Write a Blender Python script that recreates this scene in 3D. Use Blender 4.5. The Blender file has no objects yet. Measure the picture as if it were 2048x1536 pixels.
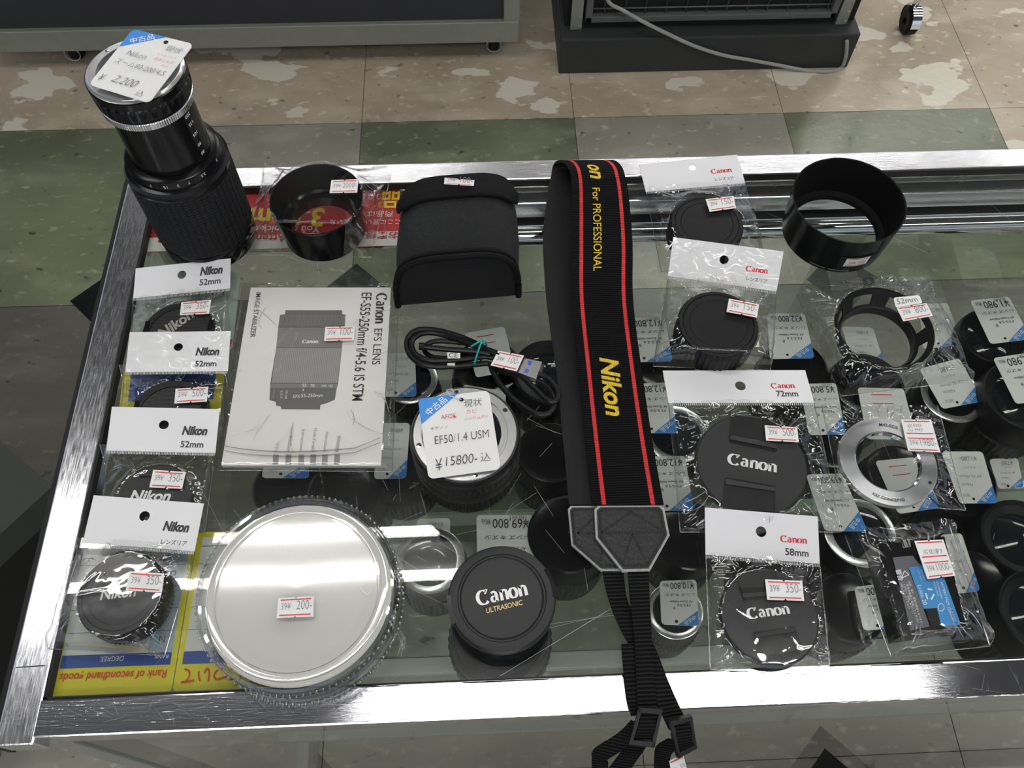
import bpy, bmesh, math, random
from mathutils import Vector, Matrix, noise
from mathutils.geometry import tessellate_polygon
PI = math.pi
random.seed(7)
SC = bpy.context.scene
COL = SC.collection
R = math.radians

# ------------------------------------------------------------------ camera
ZT = 0.85            # height of the counter's glass top
HG = 0.53            # camera above the glass
F_PX, CX, CY = 1716.4, 1024.0, 768.0
def cam_axes(p, r, y):
    fwd = Vector((0, math.cos(p), -math.sin(p))); right = Vector((1, 0, 0)); down = fwd.cross(right)
    Z = Matrix.Rotation(y, 3, 'Z')
    fwd, right, down = Z @ fwd, Z @ right, Z @ down
    c, s = math.cos(r), math.sin(r)
    return c*right + s*down, -s*right + c*down, fwd
RIGHT, DOWN, FWD = cam_axes(R(60.39), R(-1.026), R(-3.29))
CAM = Vector((0, 0, ZT + HG))
cd = bpy.data.cameras.new('camera'); cam = bpy.data.objects.new('camera', cd); COL.objects.link(cam)
cd.sensor_fit = 'HORIZONTAL'; cd.sensor_width = 36; cd.lens = F_PX / 2048 * 36; cd.clip_start = .01
m = Matrix((RIGHT, -DOWN, -FWD)).transposed().to_4x4(); m.translation = CAM
cam.matrix_world = m
SC.camera = cam

# ------------------------------------------------------------------ world, exposure, light fittings' strength
SC.view_settings.view_transform = 'Standard'; SC.view_settings.look = 'None'
SC.view_settings.exposure = 0.22; SC.view_settings.gamma = 1; SC.view_settings.use_curve_mapping = False
W = bpy.data.worlds.new('world'); SC.world = W; W.use_nodes = True
W.node_tree.nodes['Background'].inputs[0].default_value = (.80, .86, 1.0, 1)
W.node_tree.nodes['Background'].inputs[1].default_value = .62
TUBE = 24.0
SC.cycles.transparent_max_bounces = 48
SC.cycles.max_bounces = 12
SC.cycles.sample_clamp_indirect = 6

def P(u, v, z=0.0):
    """the point at height z over the glass that the photo shows at (u, v)"""
    d = RIGHT*((u-CX)/F_PX) + DOWN*((v-CY)/F_PX) + FWD
    return CAM + d*((z-HG)/d.z)
def crop(ox, oy, s):
    return lambda *pts: [(ox+x/s, oy+y/s) for x, y in pts]
def V(x, y, z): return Vector((x, y, ZT+z))

# ------------------------------------------------------------------ materials
MATS = {}
def nodes(name):
    m = bpy.data.materials.new(name); m.use_nodes = True; nt = m.node_tree
    return m, nt, nt.nodes['Principled BSDF'], nt.nodes['Material Output']
def pbr(name, col, rough=.5, metal=0, spec=.5, bump=None, var=None, coat=0, coat_bump=None, pattern=None, aniso=0):
    """bump=(kind, scale, distance) ; var=(scale, amount)"""
    m, nt, b, o = nodes(name); N, L = nt.nodes, nt.links
    b.inputs['Base Color'].default_value = (*col, 1); b.inputs['Roughness'].default_value = rough
    b.inputs['Metallic'].default_value = metal; b.inputs['Specular IOR Level'].default_value = spec
    tc = N.new('ShaderNodeTexCoord')
    if bump:
        kind, sc, dist = bump
        if kind == 'noise':
            t = N.new('ShaderNodeTexNoise'); t.inputs['Scale'].default_value = sc; t.inputs['Detail'].default_value = 3
        elif kind == 'voronoi':
            t = N.new('ShaderNodeTexVoronoi'); t.inputs['Scale'].default_value = sc
        elif kind in ('weave', 'webX', 'webY'):
            t = None
        if t: L.new(tc.outputs['Object'], t.inputs['Vector']); out = t.outputs[0]
        else:
            sx = N.new('ShaderNodeSeparateXYZ'); L.new(tc.outputs['Object'], sx.inputs[0])
            yz = N.new('ShaderNodeMath'); yz.operation = 'ADD'; L.new(sx.outputs[1], yz.inputs[0]); L.new(sx.outputs[2], yz.inputs[1])
            def sn(i, k):
                a = N.new('ShaderNodeMath'); a.operation = 'MULTIPLY'; a.inputs[1].default_value = k; L.new(sx.outputs[0] if i == 0 else yz.outputs[0], a.inputs[0])
                c = N.new('ShaderNodeMath'); c.operation = 'SINE'; L.new(a.outputs[0], c.inputs[0]); return c.outputs[0]
            if kind == 'weave':
                a = N.new('ShaderNodeMath'); a.operation = 'MULTIPLY'; L.new(sn(0, sc), a.inputs[0]); L.new(sn(1, sc), a.inputs[1]); out = a.outputs[0]
            else: out = sn(0 if kind == 'webX' else 1, sc)
        bm = N.new('ShaderNodeBump'); bm.inputs['Strength'].default_value = 1; bm.inputs['Distance'].default_value = dist
        L.new(out, bm.inputs['Height']); L.new(bm.outputs[0], b.inputs['Normal'])
        if pattern is not None:            # raised threads over darker gaps
            mr = N.new('ShaderNodeMapRange'); mr.inputs[1].default_value = -.6; mr.inputs[2].default_value = .8; L.new(out, mr.inputs[0])
            mx = N.new('ShaderNodeMixRGB'); L.new(mr.outputs[0], mx.inputs[0]); mx.inputs[1].default_value = (*[c*pattern for c in col], 1); mx.inputs[2].default_value = (*[c*1.7 for c in col], 1)
            L.new(mx.outputs[0], b.inputs['Base Color'])
    if aniso:
        b.inputs['Anisotropic'].default_value = aniso; tn = N.new('ShaderNodeTangent'); tn.direction_type = 'RADIAL'; tn.axis = 'Z'; L.new(tn.outputs[0], b.inputs['Tangent']); b.inputs['Anisotropic Rotation'].default_value = .25
    if var:
        t = N.new('ShaderNodeTexNoise'); t.inputs['Scale'].default_value = var[0]; t.inputs['Detail'].default_value = 5
        L.new(tc.outputs['Object'], t.inputs['Vector'])
        mx = N.new('ShaderNodeMixRGB'); L.new(t.outputs[0], mx.inputs[0])
        mx.inputs[1].default_value = (*[max(0, c*(1-var[1])) for c in col], 1); mx.inputs[2].default_value = (*[min(1, c*(1+var[1])) for c in col], 1)
        L.new(mx.outputs[0], b.inputs['Base Color'])
    if coat:
        b.inputs['Coat Weight'].default_value = coat; b.inputs['Coat Roughness'].default_value = .03
        if coat_bump:
            t = N.new('ShaderNodeTexNoise'); t.inputs['Scale'].default_value = coat_bump[0]; t.inputs['Detail'].default_value = 1
            L.new(tc.outputs['Object'], t.inputs['Vector'])
            bm = N.new('ShaderNodeBump'); bm.inputs['Distance'].default_value = coat_bump[1]; L.new(t.outputs[0], bm.inputs['Height'])
            L.new(bm.outputs[0], b.inputs['Coat Normal'])
    MATS[name] = m; return m
def clear(name, tint=(1, 1, 1), rough=.0, f0=.04, gain=1.0, bump=None):
    """thin clear sheet: passes light straight on, reflects by Schlick's law on either face"""
    m, nt, b, o = nodes(name); N, L = nt.nodes, nt.links; N.remove(b)
    tr = N.new('ShaderNodeBsdfTransparent'); tr.inputs[0].default_value = (*tint, 1)
    gl = N.new('ShaderNodeBsdfGlossy'); gl.inputs['Roughness'].default_value = rough
    g = N.new('ShaderNodeNewGeometry'); dt = N.new('ShaderNodeVectorMath'); dt.operation = 'DOT_PRODUCT'
    L.new(g.outputs['Incoming'], dt.inputs[0]); L.new(g.outputs['Normal'], dt.inputs[1])
    def mth(op, a, c):
        n = N.new('ShaderNodeMath'); n.operation = op
        for i, x in enumerate((a, c)):
            if x is None: continue
            if isinstance(x, (int, float)): n.inputs[i].default_value = x
            else: L.new(x, n.inputs[i])
        return n.outputs[0]
    c = mth('ABSOLUTE', dt.outputs['Value'], None); k = mth('SUBTRACT', 1.0, c); k = mth('POWER', k, 5.0)
    k = mth('MULTIPLY_ADD', k, 1-f0); N[-1].inputs[2].default_value = f0; k = mth('MULTIPLY', k, gain)
    N[-1].use_clamp = True
    if bump:
        tc = N.new('ShaderNodeTexCoord'); t = N.new('ShaderNodeTexNoise'); t.inputs['Scale'].default_value = bump[0]; t.inputs['Detail'].default_value = 2
        L.new(tc.outputs['Object'], t.inputs['Vector'])
        bm = N.new('ShaderNodeBump'); bm.inputs['Distance'].default_value = bump[1]; L.new(t.outputs[0], bm.inputs['Height']); L.new(bm.outputs[0], gl.inputs['Normal'])
    mx = N.new('ShaderNodeMixShader'); L.new(k, mx.inputs[0]); L.new(tr.outputs[0], mx.inputs[1]); L.new(gl.outputs[0], mx.inputs[2])
    L.new(mx.outputs[0], o.inputs[0]); MATS[name] = m; return m
def emit(name, col, s):
    m, nt, b, o = nodes(name); b.inputs['Base Color'].default_value = (.9, .9, .9, 1)
    b.inputs['Emission Color'].default_value = (*col, 1); b.inputs['Emission Strength'].default_value = s; MATS[name] = m
def steel(name, col, r0, r1, sx, sy):
    """polished sheet steel with hairline scratches"""
    m, nt, b, o = nodes(name); N, L = nt.nodes, nt.links
    b.inputs['Metallic'].default_value = 1; b.inputs['Base Color'].default_value = (*col, 1)
    tc = N.new('ShaderNodeTexCoord'); mp = N.new('ShaderNodeMapping'); mp.inputs['Scale'].default_value = (sx, sy, 20)
    L.new(tc.outputs['Object'], mp.inputs[0])
    t = N.new('ShaderNodeTexNoise'); t.inputs['Scale'].default_value = 1; t.inputs['Detail'].default_value = 6; L.new(mp.outputs[0], t.inputs['Vector'])
    mr = N.new('ShaderNodeMapRange'); mr.inputs[1].default_value = .3; mr.inputs[2].default_value = .75; mr.inputs[3].default_value = r0; mr.inputs[4].default_value = r1
    L.new(t.outputs[0], mr.inputs[0]); L.new(mr.outputs[0], b.inputs['Roughness'])
    bm = N.new('ShaderNodeBump'); bm.inputs['Distance'].default_value = .00005; L.new(t.outputs[0], bm.inputs['Height']); L.new(bm.outputs[0], b.inputs['Normal'])
    MATS[name] = m

steel('steel_x', (.72, .73, .76), .03, .11, 60, 1400)
steel('steel_y', (.76, .77, .80), .10, .27, 1200, 90)
steel('steel_rear', (.76, .76, .79), .14, .30, 60, 1400)
pbr('chrome', (.80, .81, .83), .07, 1)
pbr('aluminium', (.74, .75, .77), .22, 1, bump=('noise', 900, .00003))
pbr('turned_metal', (.72, .73, .75), .30, 1, aniso=.85)
pbr('satin_metal', (.60, .60, .60), .26, .8)
pbr('dull_metal', (.40, .41, .37), .42, .6)
pbr('gasket', (.008, .0085, .008), .5, spec=.25)
clear('glass', (.915, .925, .905), .0)
clear('shelf_glass', (.905, .93, .905), .0)
pbr('glass_edge', (.10, .15, .125), .2)
clear('film', (.985, .985, .985), .015, .085, 1.0)
clear('film_edge', (.95, .95, .95), .06, .32, 1.0)
clear('clear_plastic', (.955, .96, .96), .02, .085, 1.2)
clear('frosted_top', (.97, .97, .97), .065, .075, 1.8)
pbr('rail_green', (.34, .37, .33), .35)
pbr('scratch', (.40, .41, .41), .5)
pbr('black_satin', (.008, .008, .0085), .36, spec=.3, bump=('noise', 2500, .00006))
pbr('black_gloss', (.005, .005, .0055), .14, spec=.4)
pbr('black_metal', (.005, .005, .0055), .22, spec=.28)
pbr('black_matt', (.005, .005, .0055), .7, spec=.12)
pbr('black_rubber', (.008, .008, .0085), .5, spec=.2)
pbr('cap_black', (.017, .017, .018), .42, spec=.35, bump=('noise', 3500, .00012))
pbr('nylon', (.030, .030, .032), .6, spec=.25, bump=('weave', 4300, .0006), pattern=.04)
pbr('black_cloth', (.007, .007, .0075), .85, spec=.12)
pbr('webbing', (.011, .011, .0115), .8, spec=.15, bump=('webY', 2600, .0010), pattern=.1)
pbr('strap_cloth', (.0055, .0055, .006), .85, spec=.1, bump=('webY', 3600, .0004), pattern=.5)
pbr('tab_leather', (.013, .013, .014), .42, spec=.3, bump=('noise', 420, .0006))
pbr('leather', (.008, .008, .0085), .55, spec=.16, bump=('noise', 1300, .0002))
pbr('worn_edge', (.30, .31, .31), .8, var=(900, .5))
pbr('red_thread', (.68, .022, .024), .7, bump=('webY', 3600, .0005))
pbr('yellow_thread', (.95, .66, .03), .6, bump=('webX', 5200, .0004))
pbr('card', (.72, .72, .74), .5)
pbr('card_shiny', (.72, .72, .73), .45, coat=1.0, coat_bump=(48, .020))
pbr('card_matt', (.72, .72, .71), .5)
pbr('paper', (.74, .73, .70), .55)
pbr('manual_edge', (.52, .51, .47), .7)
pbr('label', (.74, .74, .74), .5)
pbr('seal', (.55, .56, .57), .3)
pbr('red_ink', (.60, .03, .035), .5)
pbr('logo_red', (.55, .025, .05), .5)
pbr('grey_ink', (.16, .17, .18), .6)
pbr('dark_ink', (.035, .035, .04), .6)
pbr('mid_ink', (.25, .25, .25), .6)
pbr('print_grey', (.12, .12, .115), .6)
pbr('print_mid', (.19, .19, .18), .6)
pbr('print_light', (.29, .29, .275), .6)
pbr('tab_grey', (.26, .26, .255), .6)
pbr('white_ink', (.80, .80, .80), .4)
pbr('silver_ink', (.42, .41, .38), .35, .3)
pbr('gold_ink', (.55, .42, .16), .4, .3)
pbr('tag_blue', (.03, .22, .62), .4)
pbr('deep_blue', (.015, .06, .32), .4)
pbr('pale_blue', (.40, .52, .66), .5)
pbr('sign_yellow', (.72, .66, .03), .45)
pbr('sign_red', (.52, .02, .03), .45)
pbr('bright_yellow', (.85, .66, .02), .45)
pbr('vermilion', (.62, .06, .015), .5)
pbr('pale_green', (.46, .52, .50), .5)
pbr('battery_blue', (.03, .25, .56), .4)
pbr('battery_grey', (.10, .105, .115), .45)
pbr('usb_blue', (.02, .10, .55), .4)
pbr('teal', (.0, .36, .30), .35)
pbr('cable', (.006, .006, .0065), .33, spec=.35)
pbr('lens_glass', (.01, .012, .016), .03)
pbr('lens_case_grey', (.05, .05, .052), .3)
pbr('disc_paper', (.62, .61, .57), .6, var=(25, .03))
pbr('cabinet_grey', (.035, .036, .040), .55, spec=.3)
pbr('base_grey', (.036, .038, .038), .5, spec=.3, var=(14, .18))
pbr('frame_grey', (.28, .29, .25), .42, .35, var=(30, .12))
pbr('mesh_grey', (.10, .105, .105), .5)
pbr('void_black', (.004, .004, .004), .8)
pbr('cord_grey', (.33, .33, .31), .6)
pbr('brass', (.6, .42, .1), .3, 1)
pbr('ceiling_paint', (.15, .152, .158), .9)
pbr('fitting_white', (.8, .8, .8), .5)
emit('tube_glow', (1.0, .985, .95), TUBE)
pbr('dark_machine', (.012, .012, .011), .6, spec=.2)
pbr('olive_metal', (.035, .039, .032), .5)
pbr('grout', (.05, .046, .038), .8)
def tile(name, base, light, dark, stain, st_amt):
    m, nt, b, o = nodes(name); N, L = nt.nodes, nt.links
    b.inputs['Roughness'].default_value = .22; b.inputs['Specular IOR Level'].default_value = .45
    tc = N.new('ShaderNodeTexCoord')
    def nz(sc, sx, sy, det=6):
        mp = N.new('ShaderNodeMapping'); mp.inputs['Scale'].default_value = (sx, sy, 1); L.new(tc.outputs['Object'], mp.inputs[0])
        t = N.new('ShaderNodeTexNoise'); t.inputs['Scale'].default_value = sc; t.inputs['Detail'].default_value = det; L.new(mp.outputs[0], t.inputs['Vector']); return t.outputs[0]
    def ramp(x, a, c):
        r = N.new('ShaderNodeMapRange'); r.inputs[1].default_value = a; r.inputs[2].default_value = c; r.clamp = True; L.new(x, r.inputs[0]); return r.outputs[0]
    def mix(f, a, c):
        n = N.new('ShaderNodeMixRGB')
        for i, x in ((0, f), (1, a), (2, c)):
            if isinstance(x, tuple): n.inputs[i].default_value = (*x, 1)
            else: L.new(x, n.inputs[i])
        return n.outputs[0]
    c = mix(ramp(nz(3.2, 1, 1), .35, .68), dark, base)
    c = mix(ramp(nz(8, .8, 1.6), .5, .8), c, light)
    c = mix(ramp(nz(38, 1, 1.6), .60, .72), c, tuple(x*1.12 for x in light))
    c = mix(ramp(nz(30, 1, 1.4, 4), .66, .72), c, tuple(x*.55 for x in dark))
    c = mix(ramp(nz(5.2, 1, 1.7, 4), 1-st_amt, 1-st_amt+.015), c, stain)
    L.new(c, b.inputs['Base Color'])
    bm = N.new('ShaderNodeBump'); bm.inputs['Distance'].default_value = .0005; L.new(nz(45, 1, 1.3), bm.inputs['Height']); L.new(bm.outputs[0], b.inputs['Normal'])
    MATS[name] = m
tile('tile_beige', (.55, .465, .345), (.64, .56, .43), (.40, .335, .245), (.74, .69, .57), .42)
tile('tile_green', (.19, .212, .132), (.26, .285, .185), (.125, .14, .088), (.29, .31, .22), .26)
tile('tile_grey', (.35, .33, .28), (.42, .40, .335), (.26, .24, .20), (.49, .465, .39), .28)
tile('tile_olive', (.125, .122, .095), (.155, .15, .118), (.09, .087, .068), (.18, .174, .138), .26)
tile('tile_grey_shaded', (.135, .13, .11), (.165, .158, .135), (.098, .093, .078), (.20, .19, .16), .26)  # grey tile darkened: shade of the row beneath the glass, put into colour
tile('tile_black', (.008, .009, .010), (.012, .013, .014), (.006, .006, .007), (.02, .02, .02), .2)

# ------------------------------------------------------------------ mesh builder
TC = {}
def tmesh(s, off=0.0, shear=0.0, res=4):
    k = (s, off, shear, res)
    if k in TC: return TC[k]
    c = bpy.data.curves.new('lettering', 'FONT'); c.body = s; c.size = 1; c.offset = off; c.shear = shear; c.resolution_u = res
    o = bpy.data.objects.new('lettering', c); COL.objects.link(o)
    bpy.context.view_layer.update()
    ev = o.evaluated_get(bpy.context.evaluated_depsgraph_get()); me = ev.to_mesh()
    vs = [(v.co.x, v.co.y) for v in me.vertices]; fs = [tuple(p.vertices) for p in me.polygons]
    ev.to_mesh_clear(); bpy.data.objects.remove(o); bpy.data.curves.remove(c)
    x0 = min((v[0] for v in vs), default=0); x1 = max((v[0] for v in vs), default=1)
    vs = [(x-x0, y) for x, y in vs]
    TC[k] = (vs, fs, max(x1-x0, 1e-6)); return TC[k]

class MB:
    def __init__(s): s.v = []; s.f = []; s.m = []; s.sm = []; s.mats = []
    def mi(s, mat):
        if mat not in s.mats: s.mats.append(mat)
        return s.mats.index(mat)
    def add(s, vs, fs, mat, smooth=False):
        b = len(s.v); i = s.mi(mat); s.v += [Vector(v) for v in vs]
        for f in fs: s.f.append([b+k for k in f]); s.m.append(i); s.sm.append(smooth)
    def grid(s, rows, mat, smooth=True, close_u=False, close_v=False, colmats=None, skip=None):
        n, k = len(rows), len(rows[0]); b = len(s.v)
        for r in rows: s.v += [Vector(p) for p in r]
        for i in range(n if close_v else n-1):
            for j in range(k if close_u else k-1):
                if skip and skip(i, j): continue
                s.f.append([b+i*k+j, b+i*k+(j+1) % k, b+((i+1) % n)*k+(j+1) % k, b+((i+1) % n)*k+j])
                s.m.append(s.mi(colmats[j] if colmats else mat)); s.sm.append(smooth)
    def box(s, a, b, mat, bev=0.0, M=None):
        bm = bmesh.new(); bmesh.ops.create_cube(bm, size=1)
        a, b = Vector(a), Vector(b); c = (a+b)/2; d = b-a
        for v in bm.verts: v.co = Vector((v.co.x*d.x, v.co.y*d.y, v.co.z*d.z)) + c
        if bev: bmesh.ops.bevel(bm, geom=list(bm.edges), offset=bev, segments=2, affect='EDGES', profile=.5)
        vs = [(M @ v.co) if M else v.co.copy() for v in bm.verts]
        bm.verts.index_update()
        s.add(vs, [[v.index for v in f.verts] for f in bm.faces], mat, False); bm.free()
    def lathe(s, c, prof, mat, n=72, knurl=None, caps=(False, False), skip=None, smooth=True):
        """prof: (r, z) from the bottom up; knurl(i, j) -> change of radius"""
        rows = []
        for i, (r, z) in enumerate(prof):
            rows.append([(c[0]+(r+(knurl(i, j) if knurl else 0))*math.cos(2*PI*j/n), c[1]+(r+(knurl(i, j) if knurl else 0))*math.sin(2*PI*j/n), c[2]+z) for j in range(n)])
        b = len(s.v); s.grid(rows, mat, smooth, close_u=True, skip=skip)
        i = s.mi(mat)
        if caps[0]: s.f.append([b+j for j in range(n)][::-1]); s.m.append(i); s.sm.append(False)
        if caps[1]: s.f.append([b+(len(prof)-1)*n+j for j in range(n)]); s.m.append(i); s.sm.append(False)
    def tube(s, pts, r, mat, n=8, closed=False, caps=True):
        pts = [Vector(p) for p in pts]; rows = []; up = Vector((0, 0, 1)); k = len(pts)
        for i, p in enumerate(pts):
            t = (pts[(i+1) % k]-pts[i-1]) if closed else (pts[min(i+1, k-1)]-pts[max(i-1, 0)])
            if t.length < 1e-9: t = Vector((1, 0, 0))
            t.normalize(); x = t.cross(up)
            if x.length < .05: x = t.cross(Vector((0, 1, 0)))
            x.normalize(); y = t.cross(x); rr = r[i] if isinstance(r, (list, tuple)) else r
            rows.append([p+x*rr*math.cos(2*PI*j/n)+y*rr*math.sin(2*PI*j/n) for j in range(n)])
        b = len(s.v); s.grid(rows, mat, True, close_u=True, close_v=closed)
        if caps and not closed:
            i = s.mi(mat); s.f.append([b+j for j in range(n)]); s.f.append([b+(k-1)*n+j for j in range(n)]); s.m += [i, i]; s.sm += [False, False]
    def ribbon(s, L_, R_, th, mat, cols=(0, 1), colmats=None, ups=None):
        """a strip between two edge polylines with thickness"""
        top = []; bot = []; k = len(L_)
        for i in range(k):
            a, b = Vector(L_[i]), Vector(R_[i])
            t = (Vector(L_[min(i+1, k-1)])+Vector(R_[min(i+1, k-1)]))-(Vector(L_[max(i-1, 0)])+Vector(R_[max(i-1, 0)]))
            nrm = (b-a).cross(t).normalized()
            top.append([a.lerp(b, c)+nrm*th/2 for c in cols]); bot.append([a.lerp(b, c)-nrm*th/2 for c in cols])
        rows = [tp+bt[::-1] for tp, bt in zip(top, bot)]
        n = len(cols); cm = None
        if colmats: cm = list(colmats)+[mat]*(n+1)
        s.grid(rows, mat, False, close_u=True, colmats=cm)
        b = len(s.v)-len(rows)*2*n; i = s.mi(mat)
        s.f.append([b+j for j in range(2*n)]); s.f.append([b+(k-1)*2*n+j for j in range(2*n)]); s.m += [i, i]; s.sm += [False]*2
    def prism(s, pts, th, mat, side=None):
        """polygon (world points, top face) pushed down by th"""
        pts = [Vector(p) for p in pts]; n = len(pts)
        nr = Vector((0, 0, 0))
        for i in range(n): nr += pts[i].cross(pts[(i+1) % n])
        nr.normalize()
        if nr.z < 0: nr = -nr
        low = [p-nr*th for p in pts]
        tris = tessellate_polygon([pts])
        s.add(pts, [list(t) for t in tris], mat); s.add(low, [list(t) for t in tris], side or mat)
        s.add(pts+low, [[i, (i+1) % n, n+(i+1) % n, n+i] for i in range(n)], side or mat)
    def flat(s, pts, mat):
        pts = [Vector(p) for p in pts]; s.add(pts, [list(t) for t in tessellate_polygon([pts])], mat)
    def text(s, t, O, X, Y, mat, width=None, size=None, hs=1.0, off=0.0, shear=0.0, lift=.00015, fn=None):
        if t == 'CANON': vs, fs, w = canon_logo()
        else: vs, fs, w = tmesh(t, off, shear)
        k = (width/w) if width else size
        ky = k*hs
        if fn: s.add([fn(x*k, y*ky) for x, y in vs], fs, mat); return
        N = X.cross(Y).normalized()*lift
        s.add([O+X*(x*k)+Y*(y*ky)+N for x, y in vs], fs, mat)
    def ptext(s, t, pl, pr, z, mat, hs=1.0, off=0.0, shear=0.0, lift=.00015, z2=None):
        """lettering whose baseline runs from photo point pl to pr at height z"""
        a, b = P(*pl, z), P(*pr, z if z2 is None else z2); X = (b-a); w = X.length; X.normalize()
        Y = Vector((0, 0, 1)).cross(X).normalized()
        s.text(t, a, X, Y, mat, width=w, hs=hs, off=off, shear=shear, lift=lift)
    def pflat(s, pts, z, mat): s.flat([P(u, v, z) for u, v in pts], mat)
    def pline(s, a, b, z, w, mat):
        a, b = P(*a, z), P(*b, z); d = (b-a).normalized().cross(Vector((0, 0, 1)))*w/2; s.flat([a-d, b-d, b+d, a+d], mat)
    def build(s, name, parent=None, smooth_all=None):
        me = bpy.data.meshes.new(name); off = Vector(parent.matrix_basis.translation) if parent else Vector((0, 0, 0))
        if parent and parent.parent: off = off + Vector(parent.parent.matrix_basis.translation)
        if parent is None:
            xs = [v.x for v in s.v]; ys = [v.y for v in s.v]; zs = [v.z for v in s.v]
            off = Vector(((min(xs)+max(xs))/2, (min(ys)+max(ys))/2, min(zs)))
        me.from_pydata([v-off for v in s.v], [], s.f)
        for mn in s.mats: me.materials.append(MATS[mn])
        me.polygons.foreach_set('material_index', s.m); me.polygons.foreach_set('use_smooth', s.sm)
        bm = bmesh.new(); bm.from_mesh(me); bmesh.ops.recalc_face_normals(bm, faces=bm.faces)
        if name != 'bag_film':
            for e in bm.edges:
                if len(e.link_faces) == 2 and e.link_faces[0].normal.dot(e.link_faces[1].normal) < .85: e.smooth = False
        bm.to_mesh(me); bm.free()
        me.validate(); me.update()
        o = bpy.data.objects.new(name, me); COL.objects.link(o)
        if parent: o.parent = parent
        else: o.location = off
        return o

def canon_logo():
    """slab-like roman wordmark drawn with a broad pen"""
    if 'CL' in TC: return TC['CL']
    vs, fs = [], []
    def stroke(pts, thin=.035, thick=.075):
        b = len(vs); n = len(pts)
        for i, (x, y) in enumerate(pts):
            x0, y0 = pts[max(i-1, 0)]; x1, y1 = pts[min(i+1, n-1)]; tx, ty = x1-x0, y1-y0; l = math.hypot(tx, ty) or 1
            nx, ny = -ty/l, tx/l; w = thin+thick*abs(nx)
            vs.append((x+nx*w, y+ny*w)); vs.append((x-nx*w, y-ny*w))
        for i in range(n-1): fs.append((b+2*i, b+2*i+1, b+2*i+3, b+2*i+2))
    def poly(pts):
        b = len(vs); vs.extend(pts); fs.append(tuple(range(b, b+len(pts))))
    arc = lambda cx, cy, rx, ry, a0, a1, n=20: [(cx+rx*math.cos(R(a0+(a1-a0)*i/n)), cy+ry*math.sin(R(a0+(a1-a0)*i/n))) for i in range(n+1)]
    stroke(arc(.50, .43, .40, .43, 52, 318, 30), .03, .10)
    poly([(.74, .93), (.90, .86), (.72, .60), (.60, .62), (.68, .80)])
    x = 1.0
    stroke(arc(x+.22, .20, .15, .17, 60, 330), .03, .07); stroke([(x+.10, .56), (x+.20, .64), (x+.32, .64), (x+.41, .54), (x+.43, .40), (x+.43, .02)], .035, .075); stroke([(x+.40, .03), (x+.56, .03)], .03, 0)
    for x in (1.66, 3.02):
        stroke([(x+.12, 0), (x+.12, .64)], .03, .08); poly([(x-.02, .60), (x+.20, .69), (x+.20, .56), (x-.02, .56)])
        stroke([(x+.16, .48), (x+.26, .60), (x+.40, .63), (x+.50, .54), (x+.52, .40), (x+.52, 0)], .035, .08)
    stroke(arc(2.64, .32, .25, .30, 0, 360, 28), .03, .09)
    x1 = max(v[0] for v in vs); x0 = min(v[0] for v in vs)
    TC['CL'] = ([(a-x0, b) for a, b in vs], fs, x1-x0); return TC['CL']

def thing(name, label, cat, loc, group=None):
    o = bpy.data.objects.new(name, None); COL.objects.link(o); o.location = loc; o.empty_display_size = .02
    o['label'] = label; o['category'] = cat
    if group: o['group'] = group
    return o
def tag_(o, label, cat, group=None):
    o['label'] = label; o['category'] = cat
    if group: o['group'] = group
    return o
def struct(o): o['kind'] = 'structure'; return o

class Quad:
    """a sheet through four points (its own top-left, top-right, bottom-right, bottom-left), measured in metres from bottom-left"""
    def __init__(s, pts):
        s.tl, s.tr, s.br, s.bl = [Vector(p) for p in pts]
        s.w = ((s.tr-s.tl).length+(s.br-s.bl).length)/2; s.h = ((s.tl-s.bl).length+(s.tr-s.br).length)/2
        n = (s.tr-s.bl).cross(s.tl-s.br); n.normalize(); s.n = n if n.z > 0 else -n
    def at(s, x, y, l=0.0):
        a, b = x/s.w, y/s.h
        return (s.bl*(1-a)*(1-b)+s.br*a*(1-b)+s.tr*a*b+s.tl*(1-a)*b)+s.n*l
    def text(s, mb, t, x, y, w, mat, hs=1.0, off=0.0, shear=0.0, lift=.0002, size=None):
        mb.text(t, None, None, None, mat, width=w, size=size, hs=hs, off=off, shear=shear, fn=lambda a, b: s.at(x+a, y+b, lift))
    def rect(s, mb, x0, y0, x1, y1, mat, lift=.0002): mb.flat([s.at(x0, y0, lift), s.at(x1, y0, lift), s.at(x1, y1, lift), s.at(x0, y1, lift)], mat)
    def rounded(s, r, n=5):
        o = []
        for cx, cy, a in ((s.w-r, r, -90), (s.w-r, s.h-r, 0), (r, s.h-r, 90), (r, r, 180)):
            o += [(cx+r*math.cos(R(a+90*i/n)), cy+r*math.sin(R(a+90*i/n))) for i in range(n+1)]
        return o
def PQ(pts, z):
    zs = z if isinstance(z, (tuple, list)) else (z,)*4
    return Quad([P(u, v, k) for (u, v), k in zip(pts, zs)])

# ------------------------------------------------------------------ the room
mb = MB()
T0 = .475; X0 = .213; Y0 = .99
mb.add([(-6, -3, -.004), (6, -3, -.004), (6, 7, -.004), (-6, 7, -.004)], [(0, 1, 2, 3)], 'grout')
for j in range(-6, 12):
    for i in range(-9, 10):
        x, y = X0+i*T0, Y0+j*T0
        if j >= 1: mt = 'tile_beige'
        elif j == 0: mt = {0: 'tile_grey', 1: 'tile_green', -1: 'tile_green', -2: 'tile_grey', -3: 'tile_green', -4: 'tile_green'}.get(i, 'tile_beige' if i > 1 else 'tile_grey')
        elif j >= -1: mt = 'tile_olive' if (i+j) % 2 else 'tile_grey_shaded'
        else: mt = 'tile_grey'
        g = .0006
        mb.add([(x+g, y+g, 0), (x+T0-g, y+g, 0), (x+T0-g, y+T0-g, 0), (x+g, y+T0-g, 0)], [(0, 1, 2, 3)], mt)
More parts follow.
